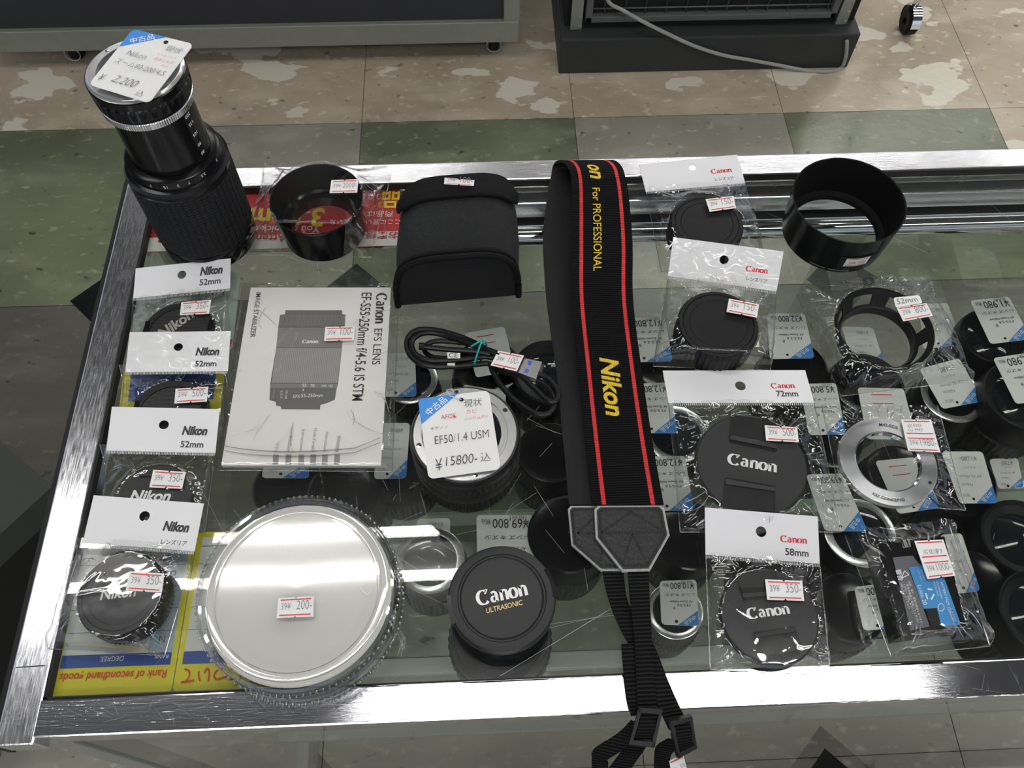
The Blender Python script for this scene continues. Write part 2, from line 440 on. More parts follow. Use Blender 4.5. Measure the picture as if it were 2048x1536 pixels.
for x, y in ((-.735, 1.0), (-.255, 1.0), (.714, 1.0), (-.276, .10), (.486, .10)):
    d = .072; mb.add([(x-d, y, .0004), (x, y-d, .0004), (x+d, y, .0004), (x, y+d, .0004)], [(0, 1, 2, 3)], 'tile_black')
struct(mb.build('floor'))
mb = MB(); mb.box((-6, -3, 2.62), (6, 7, 2.68), 'ceiling_paint'); struct(mb.build('ceiling'))

def fixture(x0, x1, y, label, z=2.6, sp=.062):
    t = thing('ceiling_light', label, 'light', ((x0+x1)/2, y, z-.06), 'twin tube lights on the ceiling')
    a = MB(); a.box((x0-.03, y-.035, z-.025), (x1+.03, y+.035, z+.02), 'fitting_white', .004); a.build('housing', t)
    for dy in (-sp, sp):
        a = MB(); n = 16
        a.tube([(x0+(x1-x0)*i/4, y+dy, z-.045) for i in range(5)], .0135, 'tube_glow', n); a.build('tube', t)
        for xx in (x0-.015, x1+.015):
            a = MB(); a.box((xx-.015, y+dy-.018, z-.065), (xx+.015, y+dy+.018, z-.02), 'fitting_white', .003); a.build('lamp_holder', t)
fixture(-.30, 1.02, .372, 'twin tube ceiling light straight above the front edge of the counter', sp=.034)
fixture(-1.50, -.085, .757, 'twin tube ceiling light above the left half of the counter, nearer the aisle')
fixture(-1.45, -.50, 4.4, 'twin tube ceiling light above the aisle behind the grey cabinet')
fixture(-1.15, -.1, 2.5, 'twin tube ceiling light above the near side of the aisle, left of the middle')  # unseen fitting, added to lift the aisle floor and rear edging
fixture(.55, 1.9, 2.6, 'twin tube ceiling light above the aisle, right side')  # unseen, added for more light on the aisle floor
fixture(2.0, 3.3, 3.9, 'twin tube ceiling light over the far aisle, rightmost')  # unseen, added to brighten the floor at the back right
fixture(.2, 1.5, 2.95, 'twin tube ceiling light over the aisle in front of the mesh stand')  # added lamp: more light on the floor by the stand
fixture(1.95, 3.2, .45, 'twin tube ceiling light right of the counter, nearer the camera')  # no known fitting here; added for light from the right
fixture(1.95, 3.2, 2.4, 'twin tube ceiling light right of the counter, over the aisle')  # added fill from the right for the aisle floor
fixture(-.3, 1.0, -2.1, 'twin tube ceiling light well behind the camera')  # added out of view to brighten the floor below the front edge
fixture(.9, 2.2, 3.5, 'twin tube ceiling light over the far aisle, right')  # unseen lamp, added to brighten the far floor
fixture(2.2, 3.5, 1.4, 'twin tube ceiling light beyond the right end of the counter')  # added side lamp, out of view, for the floor's brightness
fixture(-1.2, .2, -1.2, 'twin tube ceiling light behind the camera, left')  # unseen fill lamp, added at the camera's back
fixture(.9, 2.2, -.9, 'twin tube ceiling light behind the camera, right')  # likewise an added, unseen fill lamp

# ------------------------------------------------------------------ the display counter
XL0, XL1, XR = -.288, -.2658, .95
YF0, YF1, YR0, YR1 = .0776, .0990, .4938, .5146
cnt = thing('display_counter', 'glass-topped display counter with scratched steel edges, full of tagged used lenses', 'display counter', (.33, .29, 0))
def scratches(mb, n, x0, x1, y0, y1, z, lmin, lmax, w, ang=None, mat='scratch'):
    for _ in range(n):
        x, y = random.uniform(x0, x1), random.uniform(y0, y1); a = random.uniform(0, PI) if ang is None else random.gauss(*ang); l = random.uniform(lmin, lmax)
        dx, dy = math.cos(a)*l/2, math.sin(a)*l/2
        if not (x0 < x-abs(dx) and x+abs(dx) < x1 and y0 < y-abs(dy) and y+abs(dy) < y1): continue
        nx, ny = -math.sin(a)*w/2, math.cos(a)*w/2
        mb.add([V(x-dx-nx, y-dy-ny, z), V(x+dx-nx, y+dy-ny, z), V(x+dx+nx, y+dy+ny, z), V(x-dx+nx, y-dy+ny, z)], [(0, 1, 2, 3)], mat)
a = MB(); a.box(V(XL1-.004, YF1-.004, -.0065), V(XR, YR0+.004, -.0006), 'glass')
scratches(a, 70, -.10, .06, .13, .30, -.0004, .004, .03, .00012)
scratches(a, 60, -.25, .9, .11, .48, -.0004, .004, .05, .00010)
a.pline((1000, 1352), (1242, 1205), -.0004, .00022, 'scratch'); a.pline((1000, 1262), (1230, 1230), -.0004, .00014, 'scratch'); a.pline((1000, 1280), (1240, 1222), -.0004, .00010, 'scratch')
a.build('glass_top', cnt)
def channel(name, pts, mat, scr):
    """a folded steel edging: (start, end) along x or y with a small rounded section"""
    a = MB(); x0, x1, y0, y1, h = pts
    a.box(V(x0, y0, -h), V(x1, y1, 0), mat, .0012); scr(a); return a.build(name, cnt)
channel('front_edging', (XL1-.0022, XR, YF0, YF1, .020), 'steel_x', lambda a: (scratches(a, 90, -.26, .9, YF0+.001, YF1-.001, .00006, .002, .012, .00006, (PI/2, .5)), scratches(a, 160, -.26, .9, YF0+.001, YF1-.001, .00006, .003, .02, .00005, (0, .5))))
channel('left_edging', (XL0, XL1, .074, YR1, .020), 'steel_y', lambda a: scratches(a, 420, XL0+.001, XL1-.001, .08, .5, .00006, .001, .008, .00004))
channel('rear_edging', (XL1, XR, YR0, YR1, .020), 'steel_rear', lambda a: scratches(a, 30, -.2, .9, YR0+.001, YR1-.001, .00006, .005, .03, .00005))
a = MB(); a.pline((32, 1335), (90, 1331), .00008, .0006, 'gasket'); a.build('corner_seam', cnt)
a = MB()
a.box(V(XL1-.0005, YF1, -.007), V(XL1+.0018, YR0, -.0003), 'gasket'); a.box(V(XL1, YR0-.0016, -.007), V(XR, YR0, -.0003), 'gasket'); a.box(V(XL1, YF1, -.007), V(XR, YF1+.0010, -.0003), 'gasket')
a.box(V(XL0-.0035, .074, -.026), V(XL0, YR1, -.0015), 'gasket'); a.build('gasket', cnt)
a = MB(); a.box(V(XL1+.01, .468, -.052), V(XR, .490, -.034), 'gasket', .001); a.build('sliding_track', cnt)
a = MB(); a.box(V(XL1+.01, .478, -.030), V(XR, .4915, -.012), 'aluminium', .001); a.build('door_rail', cnt)
a = MB(); a.tube([V(XL1+.01+(XR-XL1-.01)*i/6, .468, -.040) for i in range(7)], .0085, 'chrome', 24); a.build('hanging_rail', cnt)
a = MB(); a.add([V(XL1-.003, .0840, -.78), V(XR, .0840, -.78), V(XR, .0840, -.02), V(XL1-.003, .0840, -.02)], [(0, 1, 2, 3)], 'shelf_glass'); a.box(V(XL1-.003, .0800, -.034), V(XR, .0835, -.0195), 'glass_edge', .0005); a.build('front_glass', cnt)
a = MB(); a.box(V(XL0+.006, .090, -.78), V(XL0+.012, .50, -.02), 'shelf_glass'); a.build('side_glass', cnt)
for x, y in ((XL0+.006, .086), (XL0+.006, .49), (XR-.02, .086), (XR-.02, .49)):
    a = MB(); a.box(V(x-.004, y-.004, -.79), V(x+.012, y+.012, -.02), 'dull_metal', .001); a.build('corner_post', cnt)
for x0, x1, y0 in ((XL1, .36, .504), (.32, XR, .497)):
    a = MB(); a.box(V(x0, y0, -.78), V(x1, y0+.005, -.05), 'shelf_glass'); a.build('sliding_door', cnt)
a = MB(); a.box(V(XL0, .076, -.85), V(XR, .10, -.78), 'dull_metal', .002); a.box(V(XL0, .485, -.85), V(XR, .51, -.78), 'dull_metal', .002); a.box(V(XL0, .076, -.85), V(XL0+.02, .51, -.78), 'dull_metal', .002); a.build('plinth', cnt)
ZS = -.272
for zz, lab, y0 in ((ZS, 'greenish glass shelf just under the counter top carrying the tagged lenses', .174), (-.56, 'lower greenish glass shelf with loose price tags, under the lens shelf', .16)):
    t = thing('glass_shelf', lab, 'shelf', V(.33, .32, zz-.008), None)
    a = MB(); a.box(V(XL1+.004, y0, zz-.007), V(XR, .462, zz), 'shelf_glass'); a.build('shelf_pane', t)
    a = MB(); a.box(V(XL1+.004, y0-.0012, zz-.007), V(XR, y0, zz), 'glass_edge'); a.build('front_edge', t)
    a = MB(); a.box(V(XL1+.004, y0-.016, zz-.012), V(XR, y0-.0013, zz-.001), 'rail_green', .0008); a.build('front_rail', t)

# ------------------------------------------------------------------ things for sale: helpers
def price_label(parent, px, z, txt, second=None):
    """a red-ruled price sticker: a part of what it is stuck on"""
    q = PQ(px, z) if not isinstance(px, Quad) else px
    a = MB(); w, h = q.w, q.h
    if second:
        ranges = [(0, h*.46, txt), (h*.5, h, None)]
    else: ranges = [(0, h, txt)]
    nt = .0012
    out = [(0, 0), (w*.46, 0), (w*.5, nt), (w*.54, 0), (w, 0), (w, h), (w*.54, h), (w*.5, h-nt), (w*.46, h), (0, h)]
    a.prism([q.at(x, y, .0004) for x, y in out], .00025, 'label')
    L = .00055
    for y0, y1, tx in ranges:
        hh = y1-y0
        q.rect(a, w*.07, y0+hh*.09, w*.93, y0+hh*.15, 'red_ink', L); q.rect(a, w*.07, y0+hh*.85, w*.93, y0+hh*.91, 'red_ink', L)
        if tx:
            l, r = tx
            if l: q.text(a, l, w*.10, y0+hh*.40, w*.27, 'grey_ink', 1.45, -.012, 0, L)
            k = w*(.08+.085*len(r)); q.text(a, r, w*.95-k, y0+hh*.38, k, 'grey_ink', 1.5, -.012, 0, L)
    if second:
        if isinstance(second, str): second = [second]
        for i, t2 in enumerate(second):
            q.text(a, t2, w*.16, h*(.64 if len(second) == 1 else .77-.14*i), w*(.66 if len(second) == 1 else .46), 'dark_ink', 1.0, -.014, .2, L)
    return a.build('price_label', parent)

def dist_poly(p, poly):
    """signed distance to a convex polygon, positive outside"""
    best = 1e9; inside = True; n = len(poly); A = sum(poly[i].x*poly[(i+1) % n].y-poly[(i+1) % n].x*poly[i].y for i in range(n))
    sg = 1 if A > 0 else -1
    for i in range(n):
        a, b = poly[i], poly[(i+1) % n]; e = b-a; w = p-a
        t = max(0, min(1, w.dot(e)/e.dot(e))); best = min(best, (w-e*t).length)
        if sg*(e.x*w.y-e.y*w.x) < 0: inside = False
    return -best if inside else best

def film(parent, px, bodies, seed, z=.0012, n=(74, 74), crinkle=1.0, top=None, back=True, Lk=1.0):
    """a clear bag drawn over what is inside: bodies = ('disc', centre, r, ztop) or ('poly', [points], ztop)"""
    rnd = random.Random(seed)
    q = PQ(px, 0.0); nx, ny = n; corners = [q.tl, q.tr, q.br, q.bl]
    if top is None: top = 0.0
    folds = []
    for b in bodies:
        c = Vector(b[1][:2]) if b[0] == 'disc' else sum((Vector(p[:2]) for p in b[1]), Vector((0, 0)))/len(b[1])
        angs = [math.atan2(k.y-c.y, k.x-c.x) for k in corners]
        fl = [(t+rnd.uniform(-.12, .12), rnd.uniform(.05, .10), rnd.uniform(.8, 1.5)) for t in angs]
        fl += [(rnd.uniform(-PI, PI), rnd.uniform(.03, .07), rnd.uniform(.3, .8)) for _ in range(7)]
        folds.append((c, fl))
    creases = []
    for _ in range(int(13*crinkle)):
        a = Vector((rnd.random()*q.w, rnd.random()*q.h)); t = rnd.uniform(0, PI); l = rnd.uniform(.01, .035)
        creases.append((q.at(a.x, a.y).xy, q.at(a.x+math.cos(t)*l, a.y+math.sin(t)*l).xy, rnd.uniform(.0006, .0013), rnd.uniform(.0003, .0009)*rnd.choice((1, 1, -.6))))
    rows = []; dz = Vector((0, 0, 1))
    for j in range(ny+1):
        row = []
        for i in range(nx+1):
            x, y = q.w*i/nx, q.h*j/ny; p = q.at(x, y); p2 = p.xy; h = 0.0; infl = 0.0; on = 0.0
            for b, (c, fl) in zip(bodies, folds):
                zt = b[-1]
                if b[0] == 'disc': d = (p2-Vector(b[1][:2])).length-b[2]
                else: d = dist_poly(p2, [Vector(k[:2]) for k in b[1]])
                if d <= 0: h = max(h, zt); on = 1
                else:
                    an = math.atan2(p2.y-c.y, p2.x-c.x); rdg = 0
                    for f0, fw, fa in fl:
                        da = (an-f0+PI) % (2*PI)-PI; rdg += fa*max(0, 1-abs(da)/(fw*1.6))
                    Lf = (zt*1.35+.013)*Lk*(1+.8*rdg)
                    k = max(0, 1-d/Lf); h = max(h, zt*(.55*k+.45*k**2.2))
                    infl = max(infl, max(0, 1-d/(Lf*2)))
            zz = z+h
            amp = (1-on)*.0009*crinkle+on*.00005
            zz += amp*abs(noise.noise(Vector((p.x*95+seed*3.1, p.y*95, seed))))*1.6
            vd = noise.voronoi(Vector((p.x*60+seed*5.7, p.y*60, seed*1.3)))[0]
            zz += ((1-on)*.0012*crinkle+on*.00005)*min(1, (vd[1]-vd[0])*1.6)
            for ca, cb, cw, ch in creases:
                e = cb-ca; w = p2-ca; t = max(0, min(1, w.dot(e)/e.dot(e))); d = (w-e*t).length
                if d < cw*2: zz += ch*(1-on*.75)*max(0, 1-d/(cw*2))*math.sin(PI*min(1, max(.08, t)))
            ed = min(x, q.w-x, y)
            if ed < .002: zz = z*.6+(zz-z*.6)*min(1, ed/.002)+.0007*math.sin(PI*min(1, ed/.002))
            if top and y > q.h-.014: zz = max(zz, top*((y-(q.h-.014))/.014)**1.5)
            row.append(p+dz*zz)
        rows.append(row)
    a = MB(); a.grid(rows, 'film', True)
    for e in ([r[0] for r in rows], [r[-1] for r in rows], rows[0]): a.tube([k+Vector((0, 0, .0001)) for k in e], .00030, 'film_edge', 5)
    # sharp creases running from what is inside towards the bag's edges
    def on_film(fx, fy):
        fx, fy = max(0, min(.999, fx))*nx, max(0, min(.999, fy))*ny; i, j = int(fx), int(fy); u, v = fx-i, fy-j
        return rows[j][i]*(1-u)*(1-v)+rows[j][i+1]*u*(1-v)+rows[j+1][i+1]*u*v+rows[j+1][i]*(1-u)*v
    for b, (c, fl) in zip(bodies, folds):
        bi = min(((i, j) for i in range(0, nx+1, 2) for j in range(0, ny+1, 2)), key=lambda ij: (rows[ij[1]][ij[0]].xy-c).length)
        cx_, cy_ = bi[0]/nx, bi[1]/ny; rr = b[2] if b[0] == 'disc' else min(q.w, q.h)*.36
        for k_ in range(int(20*crinkle)):
            t_ = rnd.uniform(-PI, PI) if k_ > 7 else fl[k_ % 4][0]+rnd.uniform(-.16, .16)
            d0, d1 = rr*rnd.uniform(.97, 1.25), rr*rnd.uniform(1.25, 1.9); bend = rnd.uniform(-.25, .25); pts_ = []
            for m_ in range(9):
                d_ = d0+(d1-d0)*m_/8; a_ = t_+bend*(m_/8)**2
                x_, y_ = cx_+d_*math.cos(a_)/q.w, cy_+d_*math.sin(a_)/q.h
                if not (.01 < x_ < .99 and .01 < y_ < .99): break
                pts_.append(on_film(x_, y_)+dz*.0002)
            if len(pts_) > 3: a.tube(pts_, [.0001+rnd.uniform(.00016, .00036)*math.sin(PI*(m_+.5)/len(pts_)) for m_ in range(len(pts_))], 'film_edge', 6)
    if back: a.add([q.tl+dz*.0003, q.tr+dz*.0003, q.br+dz*.0003, q.bl+dz*.0003], [(0, 1, 2, 3)], 'film')
    return a.build('bag_film', parent)

def header(parent, px, z, brand, sub, brand_box, sub_box, hole, ns=70, mat='card'):
    """white header card with a hang hole, its lettering, and the ribbed seal under it"""
    q = PQ(px, z); a = MB(); n = 28; hr = .0032*hole[2]
    hx, hy = hole[0]*q.w, hole[1]*q.h
    inn = [(hx+hr*math.cos(2*PI*i/n), hy+hr*math.sin(2*PI*i/n)) for i in range(n)]
    out = []
    for i in range(n):
        c, s_ = math.cos(2*PI*i/n), math.sin(2*PI*i/n)
        tx = ((q.w-hx) if c > 0 else hx)/max(abs(c), 1e-6); ty = ((q.h-hy) if s_ > 0 else hy)/max(abs(s_), 1e-6); k = min(tx, ty)
        out.append((hx+c*k, hy+s_*k))
    for cx, cy in ((0, 0), (q.w, 0), (q.w, q.h), (0, q.h)):
        i = min(range(n), key=lambda k: (out[k][0]-cx)**2+(out[k][1]-cy)**2); out[i] = (cx, cy)
    for l in (.0, .0005):
        b = [q.at(*p, l) for p in inn]+[q.at(*p, l) for p in out]
        a.add(b, [(i, (i+1) % n, n+(i+1) % n, n+i) for i in range(n)], mat)
    for ring in (inn, out):
        b = [q.at(*p, 0) for p in ring]+[q.at(*p, .0005) for p in ring]; a.add(b, [(i, (i+1) % n, n+(i+1) % n, n+i) for i in range(n)], mat)
    L = .00065
    x0, y0, w = brand_box
    if brand == 'C': q.text(a, 'CANON', x0*q.w, y0*q.h, w*q.w, 'logo_red', 1.0, lift=L)
    else: q.text(a, 'Nikon', x0*q.w, y0*q.h, w*q.w, 'dark_ink', 1.3, .050, .22, L)
    x0, y0, w = sub_box
    q.text(a, sub, x0*q.w, y0*q.h, w*q.w, 'dark_ink', 1.05, .022 if sub[0] in '57' else .008, 0, L)
    a.build('header_card', parent)
    a = MB()
    for i in range(ns):
        x = q.w*(i+.2)/ns; q.rect(a, x, -.0021, x+q.w*.45/ns, -.0003, 'seal', .0006)
    a.add([q.at(0, -.0022, .0004), q.at(q.w, -.0022, .0004), q.at(q.w, 0, .0004), q.at(0, 0, .0004)], [(0, 1, 2, 3)], 'film')
    a.build('ribbed_seal', parent)
    return q

def base_of(px, z=0.0):
    pts = [P(u, v, z) for u, v in px]; c = sum(pts, Vector((0, 0, 0)))/len(pts); c.z = ZT; return c

# ------------------------------------------------------------------ lens caps
def pinch_cap(c, r, h, label, bl, br, arms, name='front_lens_cap', word='CANON'):
    """centre-pinch cap: rim, two pinch grips with finger bars, white wordmark"""
    t = thing(name, label, 'lens cap', c); z = c.z
    a = MB(); a.lathe(c, [(r*.93, 0), (r*.955, h*.45), (r*.96, h*.5), (r*.995, h*.55), (r, h*.7), (r*.985, h*.93), (r*.955, h), (r*.5, h), (.0001, h)], 'cap_black', 96)
    a.ptext(word, bl, br, h, 'white_ink', 1.0, 0 if word == 'CANON' else .035, 0 if word == 'CANON' else .2, lift=.0002); a.build('cap_body', t)
    for pts in arms:                       # photo points: outer-left, outer-right, inner-right, inner-left of each grip
        ol, orr, ir, il = [P(u, v, h) for u, v in pts]
        a = MB(); n = 8; outer = [ol.lerp(orr, i/n) for i in range(n+1)]
        cc = Vector((c[0], c[1], z+h))
        a.prism([p for p in outer]+[ir, il], .0002, 'black_satin')
        for p in a.v: p.z += .0004
        a2 = MB()
        bi0, bi1 = il.lerp(ol, .06), ir.lerp(orr, .06); bo0, bo1 = il.lerp(ol, .22), ir.lerp(orr, .22); k = Vector((0, 0, .0014))
        a2.prism([bo0+k, bo1+k, bi1+k, bi0+k], .0014, 'cap_black')
        g0, g1 = il.lerp(ol, .24), ir.lerp(orr, .24); g2, g3 = il.lerp(ol, .42), ir.lerp(orr, .42); u = Vector((0, 0, .0006))
        a2.flat([g0+u, g1+u, g3+u, g2+u], 'void_black')  # flat black strip: the groove's shade behind the bar, given as colour
        w = .0004
        for p0, p1 in ((ol, il), (orr, ir), (il, ir)): 
            d = (p1-p0).normalized().cross(Vector((0, 0, 1)))*w; a2.flat([p0-d+u, p1-d+u, p1+d+u, p0+d+u], 'void_black')
        pg = a.build('pinch_grip', t); a2.build('finger_bar', pg)
    return t

def disc_cap(c, r, h, label, nik=None, groove=True):
    t = thing('front_lens_cap', label, 'lens cap', c)
    a = MB(); a.lathe(c, [(r*.96, 0), (r, h*.3), (r, h*.8), (r*.97, h), (r*.80, h), (r*.79, h-.0008), (.0001, h-.0008)], 'black_satin', 96)
    a.build('cap_rim', t)
    a = MB(); z = c.z+h-.0004; n = 40
    for i in range(n):                     # fine ribbed face
        y = -r*.78+2*r*.78*i/n; x = math.sqrt(max(0, (r*.78)**2-(y+r*.78/n)**2)); w = 2*r*.78/n*.5
        a.add([(c.x-x, c.y+y, z), (c.x+x, c.y+y, z), (c.x+x, c.y+y+w, z), (c.x-x, c.y+y+w, z)], [(0, 1, 2, 3)], 'lens_case_grey' if groove else 'cap_black')
    if nik: a.ptext('Nikon', nik[0], nik[1], h, 'silver_ink', 1.1, .03, .2, lift=.0003)
    a.build('cap_face', t)
    for s in (-1, 1):
        a = MB(); k = Vector((s*r*.875, r*.22, 0)); a.box(Vector(c)+k+Vector((-r*.07, -r*.18, h*.3)), Vector(c)+k+Vector((r*.07, r*.18, h+.0004)), 'black_gloss', .0005)
        a.build('release_tab', t)
    return t

def rear_cap(c, r, h, label, nknurl, face_r=.88, mark=None, soft=True):
    t = thing('rear_lens_cap', label, 'lens cap', c)
    n = nknurl*4; kn = lambda i, j: (0 if (j % 4) in (0, 1) else -.0007) if i in (1, 2, 3, 4) else 0
    a = MB(); a.lathe(c, [(r*.97, 0), (r, .0008), (r, h*.35), (r*1.0, h*.8), (r*.985, h-.001), (r*.95, h)], 'black_rubber' if soft else 'black_satin', n, kn, smooth=False)
    a.build('knurled_rim', t)
    a = MB(); a.lathe(c, [(r*.95, h), (r*face_r, h), (r*(face_r-.015), h-.0007), (r*(face_r-.03), h-.0003), (r*.72, h-.0003), (r*.705, h-.0006), (r*.69, h-.0003), (.0001, h-.0003)], 'black_rubber' if soft else 'cap_black', 72)
    if mark: a.ptext('Nikon', mark[0], mark[1], h, 'silver_ink', 1.1, .02, .15, lift=.0003)
    a.build('cap_face', t)
    return t

ctr = lambda u, v, z: (lambda p: Vector((p.x, p.y, ZT)))(P(u, v, z))
def bag(label, hdr, hz, flm, bodies, seed, brand, sub, bb, sb, hole, lab, labz, price, **kw):
    t = thing('plastic_bag', label, 'bag', base_of(flm), 'clear bags with white header cards')
    header(t, hdr, hz, brand, sub, bb, sb, hole, mat=kw.pop('mat', 'card'))
    film(t, flm, bodies, seed, **kw)
    price_label(t, lab, labz, price)
    return t
c3 = crop(150, 500, 4.267); c4 = crop(50, 800, 5.12); c5 = crop(0, 1000, 3.491)
# left column, back to front
N1c = ctr(355.5, 664, .0085); disc_cap(N1c, .0262, .0085, 'ribbed black lens cap with pale slanting lettering, rearmost in the left column', ((325, 678), (390, 632)))
bag('clear bag with white 52mm header, rearmost of the left column, below the zoom lens', [(272, 537), (461.7, 517), (460.5, 577), (266.7, 597)], (.012, .012, .004, .004),
    [(266, 597), (460.5, 577), (460, 716), (262, 722)], [('disc', N1c, .0262, .0085)], 1, 'N', '52mm', (.68, .54, .24), (.68, .20, .22), (.49, .62, 1.0),
    [(363, 605.5), (422.6, 600), (418, 628), (360, 631)], .0105, ('39¥', '350-'))
N2c = ctr(338, 826, .0085); disc_cap(N2c, .0262, .0085, 'plain ribbed black lens cap in the second bag of the left column, marked 500')
bag('clear bag with white 52mm header and 500 price label, over the yellow card', [(260, 665), (461.7, 663), (456, 742.6), (251, 745)], (.0135, .0135, .0125, .0125),
    [(251, 746), (456, 743.5), (452, 880), (236, 884)], [('disc', N2c, .0262, .0085)], 2, 'N', '52mm', (.67, .40, .235), (.675, .12, .21), (.495, .61, 1.0),
    [(351.6, 778), (416.7, 774), (414, 803.5), (349, 807.5)], .0105, ('39¥', '500-'), top=.0115, mat='card_shiny')
N3c = ctr(308, 997, .0085)
pinch_cap(N3c, .0245, .0085, 'glossy black centre-pinch lens cap in the third bag of the left column', (258, 1002), (340, 1002), [c4((1130, 690), (1560, 690), (1520, 790), (1180, 790))], word='Nikon')
# wordmark of this cap is the slanted one
bag('clear bag with white 52mm header, third from the rear in the left column', [(224.4, 814), (439.6, 819), (431, 906.4), (213, 901.6)], (.0135, .0135, .0125, .0125),
    [(213, 903), (431, 908), (410, 1066), (203, 1058)], [('disc', N3c, .0250, .0085)], 3, 'N', '52mm', (.675, .40, .235), (.675, .11, .21), (.50, .61, 1.05),
    [(307, 940), (372, 944.5), (364.5, 978), (299, 975)], .0105, ('39¥', '350-'), top=.0115, crinkle=1.3)
N4c = ctr(240, 1187, .019)
rear_cap(N4c, .0262, .019, 'deep black knurled rear lens cap in the frontmost bag of the left column', 64, .86, ((200, 1200), (272, 1192)), soft=False)
bag('clear bag with white katakana header in black, frontmost of the left column', [(188, 991), (408, 1007.5), (389.6, 1103), (166, 1086)], (.0135, .0135, .0125, .0125),
    [(166, 1087), (389.6, 1104), (330, 1312), (97, 1298)], [('disc', N4c, .0262, .019)], 4, 'N', 'レンズリア', (.68, .38, .235), (.69, .10, .23), (.495, .64, 1.05),
    [(259, 1143), (329, 1147.5), (324, 1185.6), (252, 1181)], .0205, ('39¥', '350-'), top=.0115)
# right column
c6 = crop(1260, 290, 3.4125)
C1c = ctr(1414, 446, .020); rear_cap(C1c, .0284, .020, 'black ribbed rear lens cap, partly under the white header card with the second katakana label', 44)
bag('clear bag with red-lettered katakana header at the rear edge, behind its twin', [(1277.6, 329.6), (1474, 310), (1490, 366.8), (1291.6, 384.4)], (.006, .006, .003, .003),
    [(1291.6, 385), (1490, 367.5), (1525, 520), (1322, 545)], [('disc', C1c, .0286, .020)], 5, 'C', 'レンズリア', (.69, .42, .21), (.71, .16, .19), (.52, .70, .95),
    [(1411, 399), (1466.6, 392.6), (1471.6, 416.6), (1419, 424)], .0225, ('39¥', '150-'))
C2c = ctr(1437, 647, .022); rear_cap(C2c, .0290, .022, 'black ribbed rear lens cap in the shiny-headed bag right of the strap', 44)
bag('clear bag with shiny red-lettered katakana header, over the front of its twin', [(1346.5, 474.6), (1567, 503.3), (1553, 583), (1335.6, 552.3)], (.024, .024, .010, .010),
    [(1335.6, 553), (1553, 584), (1540, 742), (1306, 734)], [('disc', C2c, .0292, .022)], 6, 'C', 'レンズリア', (.69, .40, .20), (.71, .17, .19), (.485, .60, 1.05),
    [(1457.8, 597.7), (1518, 609.4), (1513.5, 635.8), (1452.8, 624)], .0245, ('39¥', '150-'), mat='card_shiny')
c8 = crop(1300, 720, 3.84)
C3c = ctr(1503, 928, .010)
pinch_cap(C3c, .0372, .010, 'largest black centre-pinch lens cap, white lettering, in the wide bag', c8((590, 795))[0], c8((972, 865))[0],
          [c8((625, 422), (985, 470), (968, 700), (612, 628)), c8((955, 1165), (560, 1150), (582, 905), (958, 972))])
bag('wide clear bag with white 72mm header in red lettering', [(1325.3, 742), (1610, 741), (1627.6, 806), (1337, 806.5)], .004,
    [(1337, 807), (1628, 807), (1682, 1065), (1360, 1065)], [('disc', C3c, .0375, .010)], 7, 'C', '72mm', (.73, .44, .165), (.755, .19, .15), (.52, .52, 1.15),
    [(1529, 851), (1594, 855.4), (1597, 885), (1532, 881.5)], .0125, ('39¥', '500-'), crinkle=1.5)
c9 = crop(1380, 1000, 3.84)
C4c = ctr(1539, 1232, .009)
pinch_cap(C4c, .0300, .009, 'smaller black centre-pinch lens cap with white lettering, at the front right of the strap', c9((445, 915))[0], c9((770, 872))[0],
          [c9((345, 560), (650, 540), (690, 745), (412, 768)), c9((860, 1150), (540, 1195), (490, 1022), (800, 975))])
bag('clear bag with white 58mm header in red lettering, frontmost of the right column', [(1409.4, 1015), (1635, 1033), (1639, 1127.6), (1410.7, 1109.4)], (.013, .013, .003, .003),
    [(1411, 1110), (1639, 1129), (1660, 1352), (1420, 1340)], [('disc', C4c, .0302, .009)], 8, 'C', '58mm', (.66, .40, .235), (.70, .13, .205), (.495, .58, 1.05),
    [(1530, 1159), (1604, 1162), (1608, 1202), (1534, 1200)], .0115, ('39¥', '350-'), crinkle=1.3)

# ------------------------------------------------------------------ big zoom lens standing on its front
def knob(n_, d): return lambda i, j: (d if (j % n_) < n_/2 else 0)
Z = Vector((-.2127, .4425, ZT))
t = thing('zoom_lens', 'tall black zoom lens with a silver ring, standing at the rear left corner', 'lens', Z)
a = MB(); a.lathe(Z, [(.0325, 0), (.0345, .0006), (.0352, .002), (.0355, .016), (.0345, .018)], 'black_gloss', 96, caps=(True, False)); a.build('front_barrel', t)
a = MB(); nn = 150; rows = 46
kn = lambda i, j: (.0007 if (i % 2 and j % 3 != 0) else 0) if 0 < i < rows-1 else 0
a.lathe(Z, [(.0355, .0175+.0605*i/(rows-1)) for i in range(rows)], 'black_rubber', nn, kn, smooth=False); a.build('zoom_grip', t)
a = MB(); a.lathe(Z, [(.0355, .078), (.0361, .0795), (.0361, .083), (.0345, .0855), (.0322, .0862), (.0320, .0935), (.0300, .0945), (.0268, .0948)], 'black_metal', 96)
for s_, an in (('5', -15), ('2.5', -42), ('7', -62), ('2', -75), ('15', -90), ('3', -108)):
    vs, fs, w = tmesh(s_, .0); k = .0034
    a.add([(Z.x+.03225*math.cos(R(an)-(x-w/2)*k/.032*-1*-1), Z.y+.03225*math.sin(R(an)-(x-w/2)*k/.032), Z.z+.0915-y*k) for x, y in vs], fs, 'white_ink')
a.build('focus_ring', t)
a = MB(); a.lathe(Z, [(.0266, .0945), (.0266, .138)], 'black_metal', 96)
